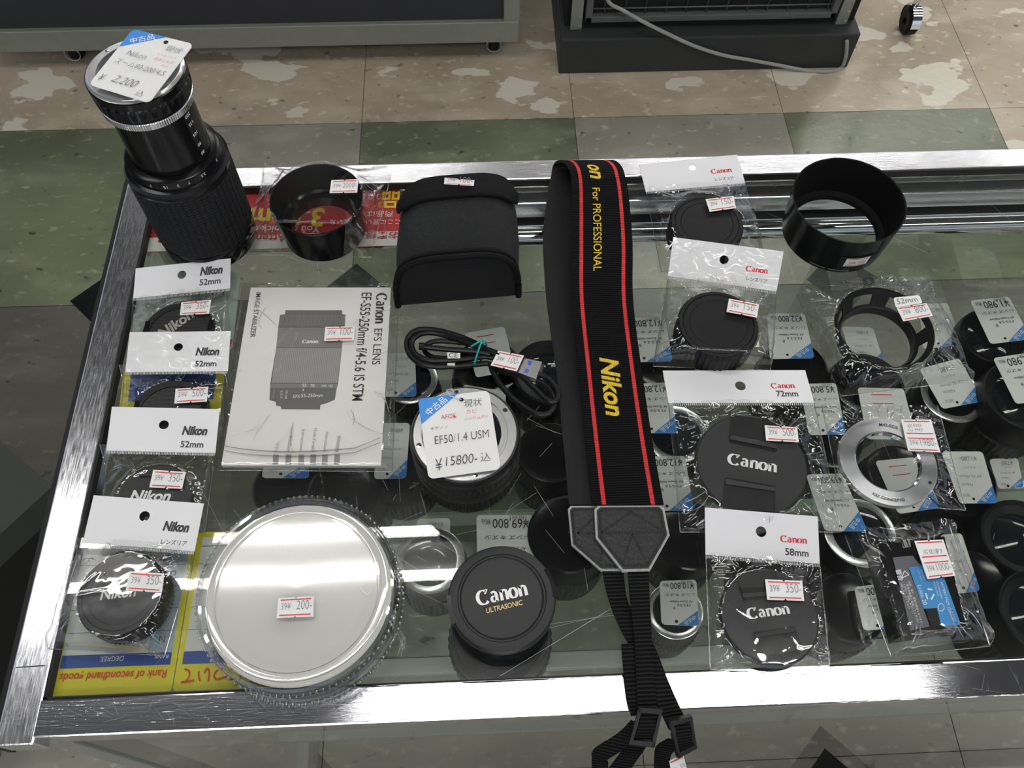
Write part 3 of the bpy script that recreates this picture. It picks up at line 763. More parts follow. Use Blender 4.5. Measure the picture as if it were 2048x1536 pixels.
for s_, z_ in (('200', .1335), ('135', .1265), ('105', .1175), ('90', .1085), ('80', .1010)):
    vs, fs, w = tmesh(s_, .0); k = .0036; an = -22
    a.add([(Z.x+.02675*math.cos(R(an)-(x-w/2)*k/.0267), Z.y+.02675*math.sin(R(an)-(x-w/2)*k/.0267), Z.z+z_-y*k) for x, y in vs], fs, 'white_ink')
a.build('barrel', t)
a = MB(); a.lathe(Z, [(.0268, .1375), (.0293, .1380), (.0294, .1422), (.0290, .1428)], 'aluminium', 240, lambda i, j: (.00025 if j % 2 else 0) if i in (1, 2) else 0, smooth=False); a.build('silver_ring', t)
a = MB(); a.lathe(Z, [(.0290, .1426), (.0286, .1440), (.0288, .1450), (.0302, .1456), (.0302, .1530), (.0296, .1540), (.0308, .1552), (.0310, .1600), (.0302, .1606)], 'black_metal', 120, lambda i, j: (.0006 if j % 4 < 2 else 0) if i in (4, ) else 0); a.build('aperture_ring', t)
a = MB(); a.lathe(Z, [(.0302, .1605), (.0285, .1612), (.0280, .1618), (.0235, .1618), (.0230, .1600), (.0225, .1560)], 'satin_metal', 96); a.build('mount', t)
a = MB(); a.lathe(Z, [(.0226, .1585), (.0150, .1575), (.0120, .150), (.0001, .1515)], 'lens_glass', 64); a.build('rear_element', t)
for an in (20, 140, 215, 262, 330):
    a = MB(); k = Z+Vector((.0258*math.cos(R(an)), .0258*math.sin(R(an)), 0)); a.lathe(k, [(.0013, .1615), (.0012, .1621), (.0001, .1622)], 'chrome', 16); a.build('screw', t)
a = MB(); a.box(Z+Vector((-.003, .0285, .1545)), Z+Vector((.006, .0335, .1595)), 'black_metal', .0006, None); a.build('coupling_fork', t)

def price_tag(label, px, z, hand=None, printed=None, group=None, blue=True, string=None, seed=0, flip=False, lift=0, r=.0035, rules=False):
    """used-goods tag; its own top-left corner is blue. px in the tag's own order TL, TR, BR, BL"""
    q = PQ(px, z); t = thing('price_tag', label, 'price tag', sum((q.tl, q.tr, q.br, q.bl), Vector((0, 0, 0)))/4-Vector((0, 0, .0006)), group)
    a = MB(); w, h = q.w, q.h; out = q.rounded(min(r, w*.2))
    a.prism([q.at(x, y, .0) for x, y in out], .0005, 'card_matt')
    L = .00015
    if blue:
        bx, by = w*.56, h*.67; n = 5
        pts = [(0, by)]+[(r-r*math.cos(R(90*i/n)), h-r+r*math.sin(R(90*i/n))) for i in range(n+1)]+[(bx, h)]
        a.flat([q.at(x, y, L) for x, y in pts], 'tag_blue')
        ang = math.atan2(h-by, bx); ca, sa = math.cos(ang), math.sin(ang); hy_ = math.hypot(bx, h-by); k = hy_*.50
        ox, oy = .25*hy_*ca-.0011*sa, by+.25*hy_*sa+.0011*ca
        a.text('中古品', None, None, None, 'white_ink', width=k, off=.006, fn=lambda x, y: q.at(ox+x*ca-y*sa, oy+x*sa+y*ca, L*2))
        hx, hy = w*.60, h*.92
        a.flat([q.at(hx+.0014*math.cos(2*PI*i/12), hy+.0014*math.sin(2*PI*i/12), L*2) for i in range(12)], 'gasket')
    for (s_, x, y, wd, col, hs, sh) in (hand or []):
        q.text(a, s_, x*w, y*h, wd*w, col, hs, -.012, sh, L*2)
    for (s_, x, y, wd, col, hs) in (printed or []):
        q.text(a, s_, x*w, y*h, wd*w, col, hs, .004, 0, L*2)
    if rules:
        q.rect(a, w*.30, h*.30, w*.74, h*.315, 'red_ink', L*2); q.rect(a, w*.30, h*.13, w*.74, h*.145, 'red_ink', L*2)
    a.build('card', t)
    if string:
        a = MB(); pts = [q.at(w*.60, h*.92, .0004)]
        for du, dv, zz in string: pts.append(P(du, dv, zz))
        a.tube(pts, .00035, 'seal', 6); a.build('string', t)
    return t
price_tag('white used-goods tag with handwritten price, lying on top of the tall zoom lens', [(266, 58), (387.5, 88), (298, 206), (177, 169)], (.172, .168, .1655, .1655),
          [('現状', .66, .80, .26, 'grey_ink', 1, .2), ('ピントリング', .62, .70, .30, 'red_ink', 1, .2), ('前玉くもり', .62, .62, .30, 'red_ink', 1, .2), ('ヤケ', .78, .54, .12, 'red_ink', 1, .2), ('Nikon', .18, .58, .32, 'grey_ink', 1.2, .3),
           ('ズーム80-200/4.5', .10, .42, .82, 'grey_ink', 1.2, .3), ('¥', .06, .10, .10, 'grey_ink', 1.4, .4), ('2,200', .26, .14, .40, 'grey_ink', 1.2, .4), ('込', .72, .05, .12, 'grey_ink', 1, .2)])

# ------------------------------------------------------------------ 50 mm lens, mount up
E = Vector((-.0150, .2370, ZT))
t = thing('prime_lens', 'short black lens standing mount up under a price tag, left of the strap', 'lens', E)
a = MB(); a.lathe(E, [(.0300, 0), (.0318, .0006), (.0328, .002), (.0332, .006), (.0326, .0075)], 'black_satin', 96, caps=(True, False)); a.build('front_rim', t)
a = MB(); a.lathe(E, [(.0326, .0070), (.0345, .0080), (.0345, .0190), (.0335, .0200)], 'black_rubber', 240, lambda i, j: (-.0008 if j % 4 < 2 else 0) if i in (1, 2) else 0, smooth=False); a.build('focus_ring', t)
a = MB(); a.lathe(E, [(.0335, .0198), (.0342, .0206), (.0345, .0300), (.0340, .0310), (.0346, .0320), (.0347, .0400), (.0340, .0410)], 'black_satin', 240, lambda i, j: (-.0006 if j % 5 < 2 else 0) if i in (4, 5) else 0); a.build('barrel', t)
a = MB(); a.lathe(E, [(.0338, .0405), (.0345, .0420), (.0346, .0470), (.0342, .0505), (.0332, .0522), (.0322, .0524)], 'black_satin', 96); a.build('rear_barrel', t)
a = MB(); a.lathe(E, [(.0322, .0522), (.0318, .0530), (.0268, .0530), (.0262, .0522), (.0250, .0522), (.0246, .0530), (.0225, .0530), (.0222, .0490)], 'satin_metal', 96); a.build('mount_ring', t)
a = MB(); a.lathe(E, [(.0222, .0500), (.0165, .0495), (.0155, .0470), (.0001, .0485)], 'lens_glass', 64); a.build('rear_element', t)
for an in (195, 282, 30, 100):
    k = E+Vector((.0293*math.cos(R(an)), .0293*math.sin(R(an)), 0)); a = MB(); a.lathe(k, [(.0017, .0529), (.0016, .0534), (.0001, .0535)], 'chrome', 16); s_ = a.build('screw', t)
    a = MB()
    for d in (0, PI/2): a.add([k+Vector((math.cos(d+e)*.0012*g-math.sin(d)*.00018*hh, math.sin(d+e)*.0012*g+math.cos(d)*.00018*hh, .0537)) for e, g, hh in ((0, 1, 1), (0, 1, -1), (0, -1, -1), (0, -1, 1))], [(0, 1, 2, 3)], 'gasket')
    a.build('screw_slot', s_)
price_tag('white used-goods tag with handwritten 15800 price, lying on the short lens', [(836, 798), (977.7, 780.5), (1002, 938), (857, 958)], (.0545, .0545, .0562, .0545),
          [('AFOK', .28, .70, .22, 'red_ink', 1.2, .1), ('現状', .62, .82, .26, 'dark_ink', 1.1, .15), ('カビ', .64, .73, .15, 'red_ink', 1, .1), ('バルサムキレ', .60, .65, .34, 'red_ink', 1, .2),
           ('キヤノン', .12, .58, .24, 'dark_ink', 1, .15), ('EF50/1.4 USM', .15, .40, .76, 'dark_ink', 1.35, .1), ('¥', .12, .08, .10, 'dark_ink', 1.4, .1), ('15800-', .26, .12, .44, 'dark_ink', 1.2, .2), ('込', .74, .12, .14, 'dark_ink', 1, .1)],
          string=[(900, 792, .056), (893, 780, .056), (903, 778, .055), (912, 788, .052)])

# ------------------------------------------------------------------ cap standing on the glass, gold and white lettering
c2 = crop(840, 1010, 3.84)
U = ctr(1004, 1194, .020)
t = thing('front_lens_cap', 'round black lens cap with white and gold lettering at the front, left of the strap', 'lens cap', U)
r = .0325; h = .020
a = MB(); a.lathe(U, [(.0290, 0), (.0300, .001), (.0300, .011), (.0322, .0115), (r, .0125), (r, .0175), (.0315, .0195), (.0295, h), (.0268, h), (.0262, h-.0008), (.0252, h-.0008), (.0246, h-.0001), (.0240, h-.0006), (.0001, h-.0006)], 'cap_black', 120)
a.ptext('CANON', c2((440, 775))[0], c2((832, 690))[0], h-.0004, 'white_ink', 1.15, lift=.0002)
a.ptext('ULTRASONIC', c2((512, 832))[0], c2((792, 765))[0], h-.0004, 'gold_ink', 1.15, .012, .15, lift=.0002)
a.build('cap_body', t)
for a0, a1 in ((176, 207), (-2, 31)):
    a = MB(); n = 10; ring = []
    for zz in (.012, h-.0002):
        ring.append([[U+Vector((q_*math.cos(R(a0+(a1-a0)*k/n)), q_*math.sin(R(a0+(a1-a0)*k/n)), zz)) for k in range(n+1)] for q_ in (.0302, .0330)])
    (li, lo_), (hi, ho) = ring
    a.grid([li, hi, ho, lo_], 'black_gloss', False)
    for k in (0, n): a.add([li[k], hi[k], ho[k], lo_[k]], [(0, 1, 2, 3)], 'black_gloss')
    a.build('release_tab', t)

# ------------------------------------------------------------------ clear round case
Kc = ctr(593, 1177, .034); r = .0590; h = .034
t = thing('round_case', 'large round clear plastic case with beaded rims and a pale disc inside', 'case', Kc)
n = 180; kn = lambda i, j: .0007 if j % 2 else 0
a = MB(); a.lathe(Kc, [(r, .0205), (r, .0300), (r-.0006, .0325), (r-.0025, h), (r-.0042, h-.0003), (r-.0060, h-.0022), (r-.0072, h-.0024), (.0492, h-.0026), (.0486, h-.0014), (.0476, h-.0014), (.0470, h-.0026), (.0462, h-.0026)], 'clear_plastic', n)
a.lathe(Kc, [(.0462, h-.0026), (.03, h-.0025), (.0001, h-.0024)], 'frosted_top', n)
a.lathe(Kc, [(r-.0015, .0205), (r-.0015, .0300), (r-.0030, .0318)], 'clear_plastic', n)
c7 = crop(340, 950, 3.072)
for rr_, zz_ in ((.0476, h-.0012), (.0522, h-.0020)): a.tube([Kc+Vector((rr_*math.cos(2*PI*i/120), rr_*math.sin(2*PI*i/120), zz_)) for i in range(120)], .00035, 'film_edge', 6, closed=True)
for tri in (c7((1168, 690), (1222, 660), (1240, 690)), c7((1240, 690), (1232, 720), (1212, 735)), c7((1212, 735), (1180, 710), (1168, 690))):
    for i in range(2): a.pline(tri[i], tri[i+1], h-.0018, .0005, 'seal')
a.build('lid', t)
a = MB(); a.lathe(Kc, [(r-.001, 0), (r-.0005, .001), (r-.0005, .006), (r-.002, .0075), (r-.002, .0125), (r-.0012, .0135), (r-.002, .0145), (r-.002, .019)], 'clear_plastic', n)
a.lathe(Kc, [(.0001, .001), (r-.003, .001), (r-.0035, .019)], 'clear_plastic', n); a.build('tray', t)
for nm, zz, rr, nb in (('lid_bead_rim', .0285, r+.0004, 100), ('base_bead_rim', .0035, r+.0002, 100)):
    a = MB()
    for k in range(nb):
        an = 2*PI*k/nb; cc = Kc+Vector((rr*math.cos(an), rr*math.sin(an), zz)); s_ = .0011
        for z0 in (0,):
            ring = [[cc+Vector((s_*math.cos(b)*math.cos(e), s_*math.sin(b)*math.cos(e), s_*1.8*math.sin(e))) for b in [2*PI*q/8 for q in range(8)]] for e in [-PI/2+PI*q/5 for q in range(6)]]
            a.grid(ring, 'film_edge', True, close_u=True)
    a.build(nm, t)
a = MB(); a.lathe(Kc, [(.0540, .0262), (.0545, .0268), (.0540, .0272), (.0001, .0272)], 'disc_paper', 96); a.build('disc', t)
price_label(t, c7((667, 757), (885, 745), (880, 870), (655, 880)), h-.0022, ('39¥', '200-'))

# ------------------------------------------------------------------ lens hoods
Hc = Vector((.2769, .4295, ZT))
t = thing('lens_hood', 'black metal lens hood ring without a bag, standing at the rear right', 'lens hood', Hc)
a = MB(); a.lathe(Hc, [(.0372, .0), (.0395, .0003), (.0400, .001), (.0412, .020), (.0424, .0375), (.0426, .0384)], 'black_metal', 128); a.build('outer_wall', t)
a = MB(); a.lathe(Hc, [(.0426, .0384), (.0414, .0383), (.0400, .020), (.0384, .006), (.0350, .0045), (.0338, .0045), (.0334, .003), (.0334, .0008), (.0372, 0)], 'black_matt', 128); a.build('inner_wall', t)
an0 = -84
def cyl_q(c, r0, an, z0, w, h_, n=6): pass
a = MB(); n = 8; w_ = 20
for mt, x0, x1, y0, y1, dr in (('void_black', -.0135, .0125, .0085, .0215, .0004), ('label', -.009, .009, .0100, .0200, .0007), ('red_ink', -.0078, .0078, .0108, .0114, .0009), ('red_ink', -.0078, .0078, .0186, .0192, .0009)):
    rows = []
    for z_ in (y0, y1):
        rr = .0400+.0012*z_/.02+dr
        rows.append([Hc+Vector((rr*math.cos(R(an0)+(x0+(x1-x0)*i/n)/.0405), rr*math.sin(R(an0)+(x0+(x1-x0)*i/n)/.0405), z_)) for i in range(n+1)])
    a.grid(rows, mt, False)
vs, fs, wd = tmesh('39¥ 500', -.01); k = .013/wd
a.add([Hc+Vector(((.0418)*math.cos(R(an0)+(x*k-.0065)/.0405), .0418*math.sin(R(an0)+(x*k-.0065)/.0405), .0128+y*k*1.3)) for x, y in vs], fs, 'grey_ink')
a.build('price_label', t)
a = MB(); vs, fs, wd = tmesh('CANON INC.  MADE IN JAPAN', 0); k = .030/wd
a.add([Hc+Vector((.0410*math.cos(R(-130)+(x*k)/.0405), .0410*math.sin(R(-130)+(x*k)/.0405), .0035+y*k)) for x, y in vs], fs, 'mid_ink'); a.build('rim_lettering', t)

Bc = ctr(632.5, 397, .036)
t = thing('lens_hood', 'deep black plastic lens hood in a clear bag, over the red sign', 'lens hood', Bc)
a = MB(); a.lathe(Bc, [(.0310, .0), (.0320, .0006), (.0328, .008), (.0351, .033), (.0351, .036), (.0341, .036)], 'black_gloss', 96); a.build('outer_wall', t)
a = MB(); a.lathe(Bc, [(.0341, .036), (.0318, .012), (.0300, .0100), (.0242, .0100), (.0238, .001), (.0310, 0)], 'black_gloss', 96); a.build('inner_wall', t)
t = thing('plastic_bag', 'loose clear bag without header, around the deep black hood over the red sign', 'bag', Bc)
film(t, [(528, 345), (782, 352), (742, 516), (494, 510)], [('disc', Bc, .0355, .0372)], 11, n=(90, 90), crinkle=1.5, Lk=.55)
price_label(t, [(663, 361), (717, 359), (714.4, 385.6), (659.3, 386.8)], .0390, ('39¥', '2000-'))

Vc = ctr(1769, 655, .020)
t = thing('vented_lens_hood', 'black vented metal lens hood with slots, in a clear bag at the right', 'lens hood', Vc)
slots = [(88, 118), (140, 168), (-42, -18), (2, 26), (38, 66), (190, 222), (245, 275), (295, 318)]
insl = lambda j, n: any(s0 <= ((j+.5)*360/n+180) % 360-180 <= s1 or s0 <= (j+.5)*360/n <= s1 for s0, s1 in slots)
n = 180
a = MB(); a.lathe(Vc, [(.0262, .0), (.0280, .0003), (.0286, .003), (.0290, .0075), (.0322, .0155), (.0340, .0180), (.0350, .0185), (.0350, .0200), (.0330, .0200)], 'black_metal', n, skip=lambda i, j: i == 3 and insl(j, n)); a.build('outer_wall', t)
a = MB(); a.lathe(Vc, [(.0330, .0200), (.0314, .0172), (.0282, .0085), (.0270, .0070), (.0262, .0068), (.0258, .0)], 'black_satin', n, skip=lambda i, j: i == 1 and insl(j, n)); a.build('inner_wall', t)
t = thing('plastic_bag', 'clear bag with a small 52mm sticker over its price label, around the slotted hood', 'bag', Vc)
cv = crop(1580, 540, 2.953)
film(t, cv((35, 150), (805, 45), (1080, 655), (300, 748)), [('disc', Vc, .0352, .0198)], 12, n=(90, 90), crinkle=1.6)
price_label(t, cv((628, 222), (805, 197), (842, 272), (668, 305)), .0225, ('39¥', '800-'))
q = PQ(cv((610, 165), (762, 150), (782, 196), (624, 224)), .0232); a = MB(); a.prism([q.at(x, y, .0004) for x, y in q.rounded(.0015)], .0003, 'label'); q.text(a, '52mm', q.w*.08, q.h*.28, q.w*.78, 'grey_ink', 1, 0, 0, .0006); a.build('size_sticker', t)

# ------------------------------------------------------------------ mount adapter
Ac = ctr(1776.5, 922, .0045)
t = thing('mount_adapter', 'flat silver ring adapter in a clear bag, right of the biggest lens cap', 'adapter', Ac)
a = MB(); a.lathe(Ac, [(.0315, .0), (.0325, .0004), (.0326, .0038), (.0322, .0045), (.0223, .0045)], 'turned_metal', 128)
def arct(s_, r0, mid, size, mat):
    vs, fs, w = tmesh(s_, .012); k = size
    a.add([Ac+Vector(((r0+y*k)*math.cos(R(mid)+(x-w/2)*k/r0), (r0+y*k)*math.sin(R(mid)+(x-w/2)*k/r0), .0048)) for x, y in vs], fs, mat)
vs, fs, w = tmesh('K&F CONCEPT®', .015); k = .0215/w
a.add([Ac+Vector(((.0292-y*k)*math.cos(R(-104)+(x*k-.0108)/.0285), (.0292-y*k)*math.sin(R(-104)+(x*k-.0108)/.0285), .0048)) for x, y in vs][0:0] or [Ac+Vector(((.0292-y*k)*math.cos(R(-104)+(x*k-.0108)/.0285), (.0292-y*k)*math.sin(R(-104)+(x*k-.0108)/.0285), .0048)) for x, y in vs], fs, 'dark_ink')
vs, fs, w = tmesh('M42-EOS', .01); k = .0125/w
a.add([Ac+Vector(((.0262+y*k)*math.cos(R(80)-(x*k-.004)/.0270), (.0262+y*k)*math.sin(R(80)-(x*k-.004)/.0270), .0048)) for x, y in vs], fs, 'dark_ink')
k = Ac+Vector((.0290*math.cos(R(-35)), .0290*math.sin(R(-35)), .0047)); a.flat([k+Vector((.0011*math.cos(i*PI/6), .0011*math.sin(i*PI/6), 0)) for i in range(12)], 'gasket')
a.build('flange', t)
a = MB(); a.lathe(Ac, [(.0223, .0045), (.0213, .0040), (.0211, .0005), (.0218, 0), (.0315, 0)], 'chrome', 128); a.build('threaded_bore', t)
t = thing('plastic_bag', 'clear bag with a double handwritten price label, around the silver ring', 'bag', Ac)
film(t, cv((185, 800), (870, 806), (1035, 1422), (300, 1362)), [('disc', Ac, .0326, .0045)], 13, n=(90, 90), crinkle=1.7)
price_label(t, cv((655, 885), (832, 885), (887, 1078), (697, 1070)), .0068, ('39¥', '1980-'), ['@ EOS', '(L) M42'])

# ------------------------------------------------------------------ battery
cb = crop(1660, 1000, 3.959)
zt = .0195
bt = [P(*p, zt) for p in cb((368, 338), (905, 288), (1082, 1000), (565, 1078))]
t = thing('battery_pack', 'black camera battery with blue and grey label, in a clear bag at the right', 'battery', sum(bt, Vector((0, 0, 0)))/4-Vector((0, 0, zt)))
a = MB(); a.prism(bt, zt, 'black_gloss'); a.build('body', t)
a = MB(); L = zt+.0002
a.pflat(cb((497, 455), (655, 440), (700, 500), (735, 520), (640, 540), (625, 555), (790, 1000), (640, 1035)), L, 'battery_grey')
a.pflat(cb((625, 535), (760, 515), (800, 600), (905, 620), (1032, 975), (1020, 990), (895, 1000), (880, 985), (842, 862), (740, 860)), L+.0001, 'battery_blue')
a.ptext('Li-ion 20', *cb((690, 675), (738, 830)), L+.0002, 'white_ink', 1.1)
a.ptext('BATTERY PACK', *cb((872, 650), (930, 838)), L+.0002, 'white_ink', 1.0)
for s_, p0, p1 in (('発熱、発火、破裂の原因となります。', (618, 645), (720, 985)), ('・専用充電器で充電してください', (596, 650), (690, 975)), ('・火中投入、加熱、ショート、', (574, 652), (655, 900)), ('分解しないでください', (552, 655), (620, 860)), ('電池の廃棄は', (715, 550), (745, 640)), ('リサイクルへ', (690, 555), (722, 650)), ('MADE IN JAPAN', (815, 640), (850, 760)), ('RECHARGEABLE', (838, 640), (880, 780))):
    a.ptext(s_, *cb(p0, p1), L+.0002, 'white_ink', 1.0, -.004)
a.ptext('警告', *cb((520, 550), (545, 640)), L+.0002, 'white_ink', 1.0, .01)
for p0, p1 in (((565, 620), (590, 560)), ((590, 560), (625, 590)), ((625, 590), (565, 620))): a.pline(*cb(p0, p1), L+.0002, .0005, 'white_ink')
a.pflat(cb((928, 850), (955, 846), (1000, 955), (975, 965)), L+.0002, 'pale_blue'); a.ptext('LP-E6N', *cb((938, 855), (978, 955)), L+.0003, 'deep_blue', 1.1, .01)
for i in range(3):
    an = [(790+34*math.cos(R(120*i+s)), 745+46*math.sin(R(120*i+s))) for s in (0, 70)]; a.pline(*cb(*an), L+.0002, .0009, 'white_ink')
cc = [(880+24*math.cos(2*PI*i/14), 850+30*math.sin(2*PI*i/14)) for i in range(15)]
for i in range(14): a.pline(*cb(cc[i], cc[i+1]), L+.0002, .0004, 'white_ink')
a.pflat(cb((565, 318), (630, 306), (642, 370), (578, 380)), L, 'mid_ink'); a.ptext('11', *cb((583, 372), (630, 366)), L+.0002, 'gasket', 1.5, .02)
a.build('printed_label', t)
a = MB(); a.prism([P(*p, zt-.0015) for p in cb((745, 868), (835, 862), (868, 1000), (790, 1012))], .004, 'void_black'); 
for v_ in a.v: v_.z += .0021
a.build('contact_slot', t)
t = thing('plastic_bag', 'crumpled clear bag with a handwritten label, around the blue-labelled battery', 'bag', t.location)
film(t, cb((115, 285), (940, 200), (1262, 1160), (480, 1242)), [('poly', bt, zt)], 14, n=(96, 96), crinkle=1.6, Lk=.9)
price_label(t, cb((665, 325), (895, 315), (990, 600), (770, 628)), zt+.003, ('39¥', '1000-'), '劣化度3')

# ------------------------------------------------------------------ lens manual in a sleeve
cm = crop(430, 560, 3.84); zt = .0040
mp = [P(*p, zt) for p in cm((275, 58), (1352, 58), (1275, 1425), (48, 1422))]
t = thing('instruction_manual', 'pale grey lens manual with a printed lens picture, beside the left column', 'booklet', sum(mp, Vector((0, 0, 0)))/4-Vector((0, 0, zt)))
a = MB(); a.prism(mp, .0038, 'paper', 'manual_edge')
z1 = zt+.0001
a.pflat(cm((540, 232), (975, 232), (978, 262), (1003, 265), (997, 355), (990, 360), (975, 520), (945, 800), (935, 830), (920, 920), (860, 945), (810, 960), (806, 995), (508, 992), (505, 970), (470, 965), (465, 935), (418, 922), (425, 790), (470, 520), (488, 345), (500, 268), (538, 262)), z1, 'print_grey')
a.pflat(cm((500, 268), (1003, 268), (998, 345), (490, 345)), z1+.00005, 'print_mid')
for i in range(46): 
    u0 = 502+i*10.8; a.pline(*cm((u0, 270), (u0-6, 342)), z1+.0001, .0007, 'print_grey')
a.pflat(cm((488, 372), (990, 372), (990, 377), (488, 377)), z1+.0001, 'print_light')
a.pflat(cm((486, 380), (988, 380), (975, 518), (472, 518)), z1+.00005, 'print_mid')
for i in range(36):
    u0 = 478+i*13.9; a.pline(*cm((u0, 524), (u0*.94-8+i*1.0, 790)), z1+.0001, .0011, 'print_light')
a.pflat(cm((424, 798), (944, 798), (938, 828), (422, 828)), z1+.00005, 'print_mid')
a.ptext('CANON', *cm((668, 485), (792, 485)), z1+.0001, 'white_ink', 1.0)
for s_, u0, u1 in (('55', 668, 700), ('70', 732, 762), ('100', 820, 852), ('135', 873, 902)): a.ptext(s_, *cm((u0, 822), (u1, 822)), z1+.0001, 'white_ink', 1.1)
a.ptext('EFS', *cm((596, 906), (652, 906)), z1+.0001, 'white_ink', 1, 0, .2); a.ptext('55-250mm', *cm((660, 902), (828, 900)), z1+.0001, 'white_ink', 1.15)
a.pline(*cm((678, 838), (676, 852)), z1+.0001, .0006, 'white_ink')
for y in (850, 872, 895): a.pflat(cm((500, y), (522, y), (520, y+14), (498, y+14)), z1+.0001, 'print_light')
a.ptext('ON OFF', *cm((545, 850), (535, 915)), z1+.0001, 'white_ink', 1); a.ptext('STABILIZER', *cm((450, 835), (438, 915)), z1+.0001, 'print_light', 1)
a.ptext('CANON', *cm((1243, 100), (1228, 335)), z1, 'dark_ink', 1.15); a.ptext('EFS LENS', *cm((1225, 375), (1206, 650)), z1, 'dark_ink', 1.05)
a.ptext('EF-S55-250mm f/4-5.6 IS STM', *cm((1128, 98), (1052, 928)), z1, 'dark_ink', 1.4, .008)
a.ptext('IMAGE STABILIZER', *cm((318, 96), (270, 442)), z1, 'dark_ink', 1.05, .002)
for s_, u0, v0, v1 in (('使用説明書', 945, 1195, 1322), ('Instructions', 852, 1168, 1320), ('Mode d\'emploi', 762, 1140, 1320), ('Instrucciones', 670, 1148, 1320), ('使用说明书', 572, 1195, 1320), ('설명서', 474, 1250, 1320)):
    a.ptext(s_, *cm((u0, v0), (u0-22, v1)), z1, 'mid_ink', 1.0, -.004); a.pflat(cm((u0-28, 1340), (u0+16, 1340), (u0+12, 1418), (u0-32, 1418)), z1, 'tab_grey')
a.build('printed_cover', t)
t = thing('plastic_sleeve', 'clear sleeve with a 100 price label around the lens manual', 'sleeve', t.location)
film(t, cm((215, 50), (1412, 55), (1362, 1475), (20, 1465)), [('poly', mp, zt)], 15, n=(90, 100), crinkle=.7)
a = MB()
for off_ in (0, 1):
    pts = [cm((70+1200*i/30, 1272+off_*35+48*math.sin(PI*(i/30)**.8)*(1 if i < 26 else 1)-(0 if i < 25 else (i-25)*12)))[0] for i in range(31)]
    a.tube([P(u, v, zt+.0018) for u, v in pts], [.0003+.0004*math.sin(PI*i/30) for i in range(31)], 'film_edge', 8)
a.build('fold', t)
price_label(t, cm((848, 363), (1075, 357), (1067, 465), (838, 470)), zt+.0018, ('39¥', '100-'))

# ------------------------------------------------------------------ nylon pouch
c1 = crop(480, 310, 3.413)
fb = [P(*p, 0) for p in c1((1100, 975), (1885, 1012))]
yf = (fb[0].y+fb[1].y)/2; xc = (fb[0].x+fb[1].x)/2; hw = (fb[1].x-fb[0].x)/2
yb = P(930, 362, .052).y
t = thing('nylon_pouch', 'black nylon pouch with a flap, between the bagged hood and the strap', 'pouch', Vector((xc, (yf+yb)/2, ZT)))
HP = .056
def pouch_pt(s_, th, off_=0.0):
    """s_ 0 front .. 1 back; th 0 right-bottom .. pi left-bottom"""
    y = yf+(yb-yf)*s_; w = hw*(1.02+.05*math.sin(PI*s_))+off_; hh = HP*(.93+.10*math.sin(PI*min(1, s_*1.1)))+off_; e = .52
    c, s2 = math.cos(th), math.sin(th)
    x = w*math.copysign(abs(c)**e, c); z = hh*abs(s2)**.62
    return Vector((xc+x+.002*s_, y+.0005*x/hw*6, ZT+max(.0003, z)))
n = 48
a = MB(); rows = [[pouch_pt(s_, PI*j/n) for j in range(n+1)] for s_ in [i/30 for i in range(31)]]
a.grid(rows, 'nylon', True)
cf = Vector((xc, yf-.002, ZT+HP*.42))
def cap_rows(s_, out):
    ring = [pouch_pt(s_, PI*j/n) for j in range(n+1)]; base = [ring[-1].lerp(ring[0], k/12) for k in range(1, 12)]; loop = ring+base; rr = []
    cc = sum(loop, Vector((0, 0, 0)))/len(loop)
    for k in range(7): rr.append([p.lerp(cc, k/6)+Vector((0, out*math.sin(PI/2*k/6), 0)) for p in loop])
    return rr
a.grid(cap_rows(0, -.003), 'nylon', True, close_u=True); a.grid(cap_rows(1, .004), 'nylon', True, close_u=True)
a.build('body', t)
a = MB()
for s_ in (.0, ): a.tube([pouch_pt(s_, PI*j/n, .0012)+Vector((0, -.0005, 0)) for j in range(n+1)], .0024, 'black_cloth', 10)
a.tube([pouch_pt(.015, PI*j/n, .0012)+Vector((0, .003, 0)) for j in range(n+1)], .0017, 'black_cloth', 10)
a.build('piping', t)
a = MB(); rows = []
for i in range(17):
    u = i/16; row = []
    for j in range(33):
        k = j/32; th = PI*(.16+.68*(1-k)); edge = max(0, abs(2*k-1)-.62)/.38
        s0 = .73+.12*edge**1.5; s_ = s0+(1.02-s0)*u
        p = pouch_pt(s_, th, .0024+.0012*math.sin(PI*u)); row.append(p)
    rows.append(row)
back = [[p+Vector((0, .0045, -.0015)) for p in rows[-1]], [p+Vector((0, .0055, -.012)) for p in rows[-1]]]
a.grid(rows+back, 'black_cloth', True)
edge = rows[0]; a.tube(edge, .0015, 'black_cloth', 8); a.tube([r_[0] for r_ in rows], .0015, 'black_cloth', 8); a.tube([r_[-1] for r_ in rows], .0015, 'black_cloth', 8)
a.build('flap', t)
price_label(t, c1((1397, 157), (1600, 175), (1595, 213), (1393, 200)), HP+.0062, ('39¥', '100-'))

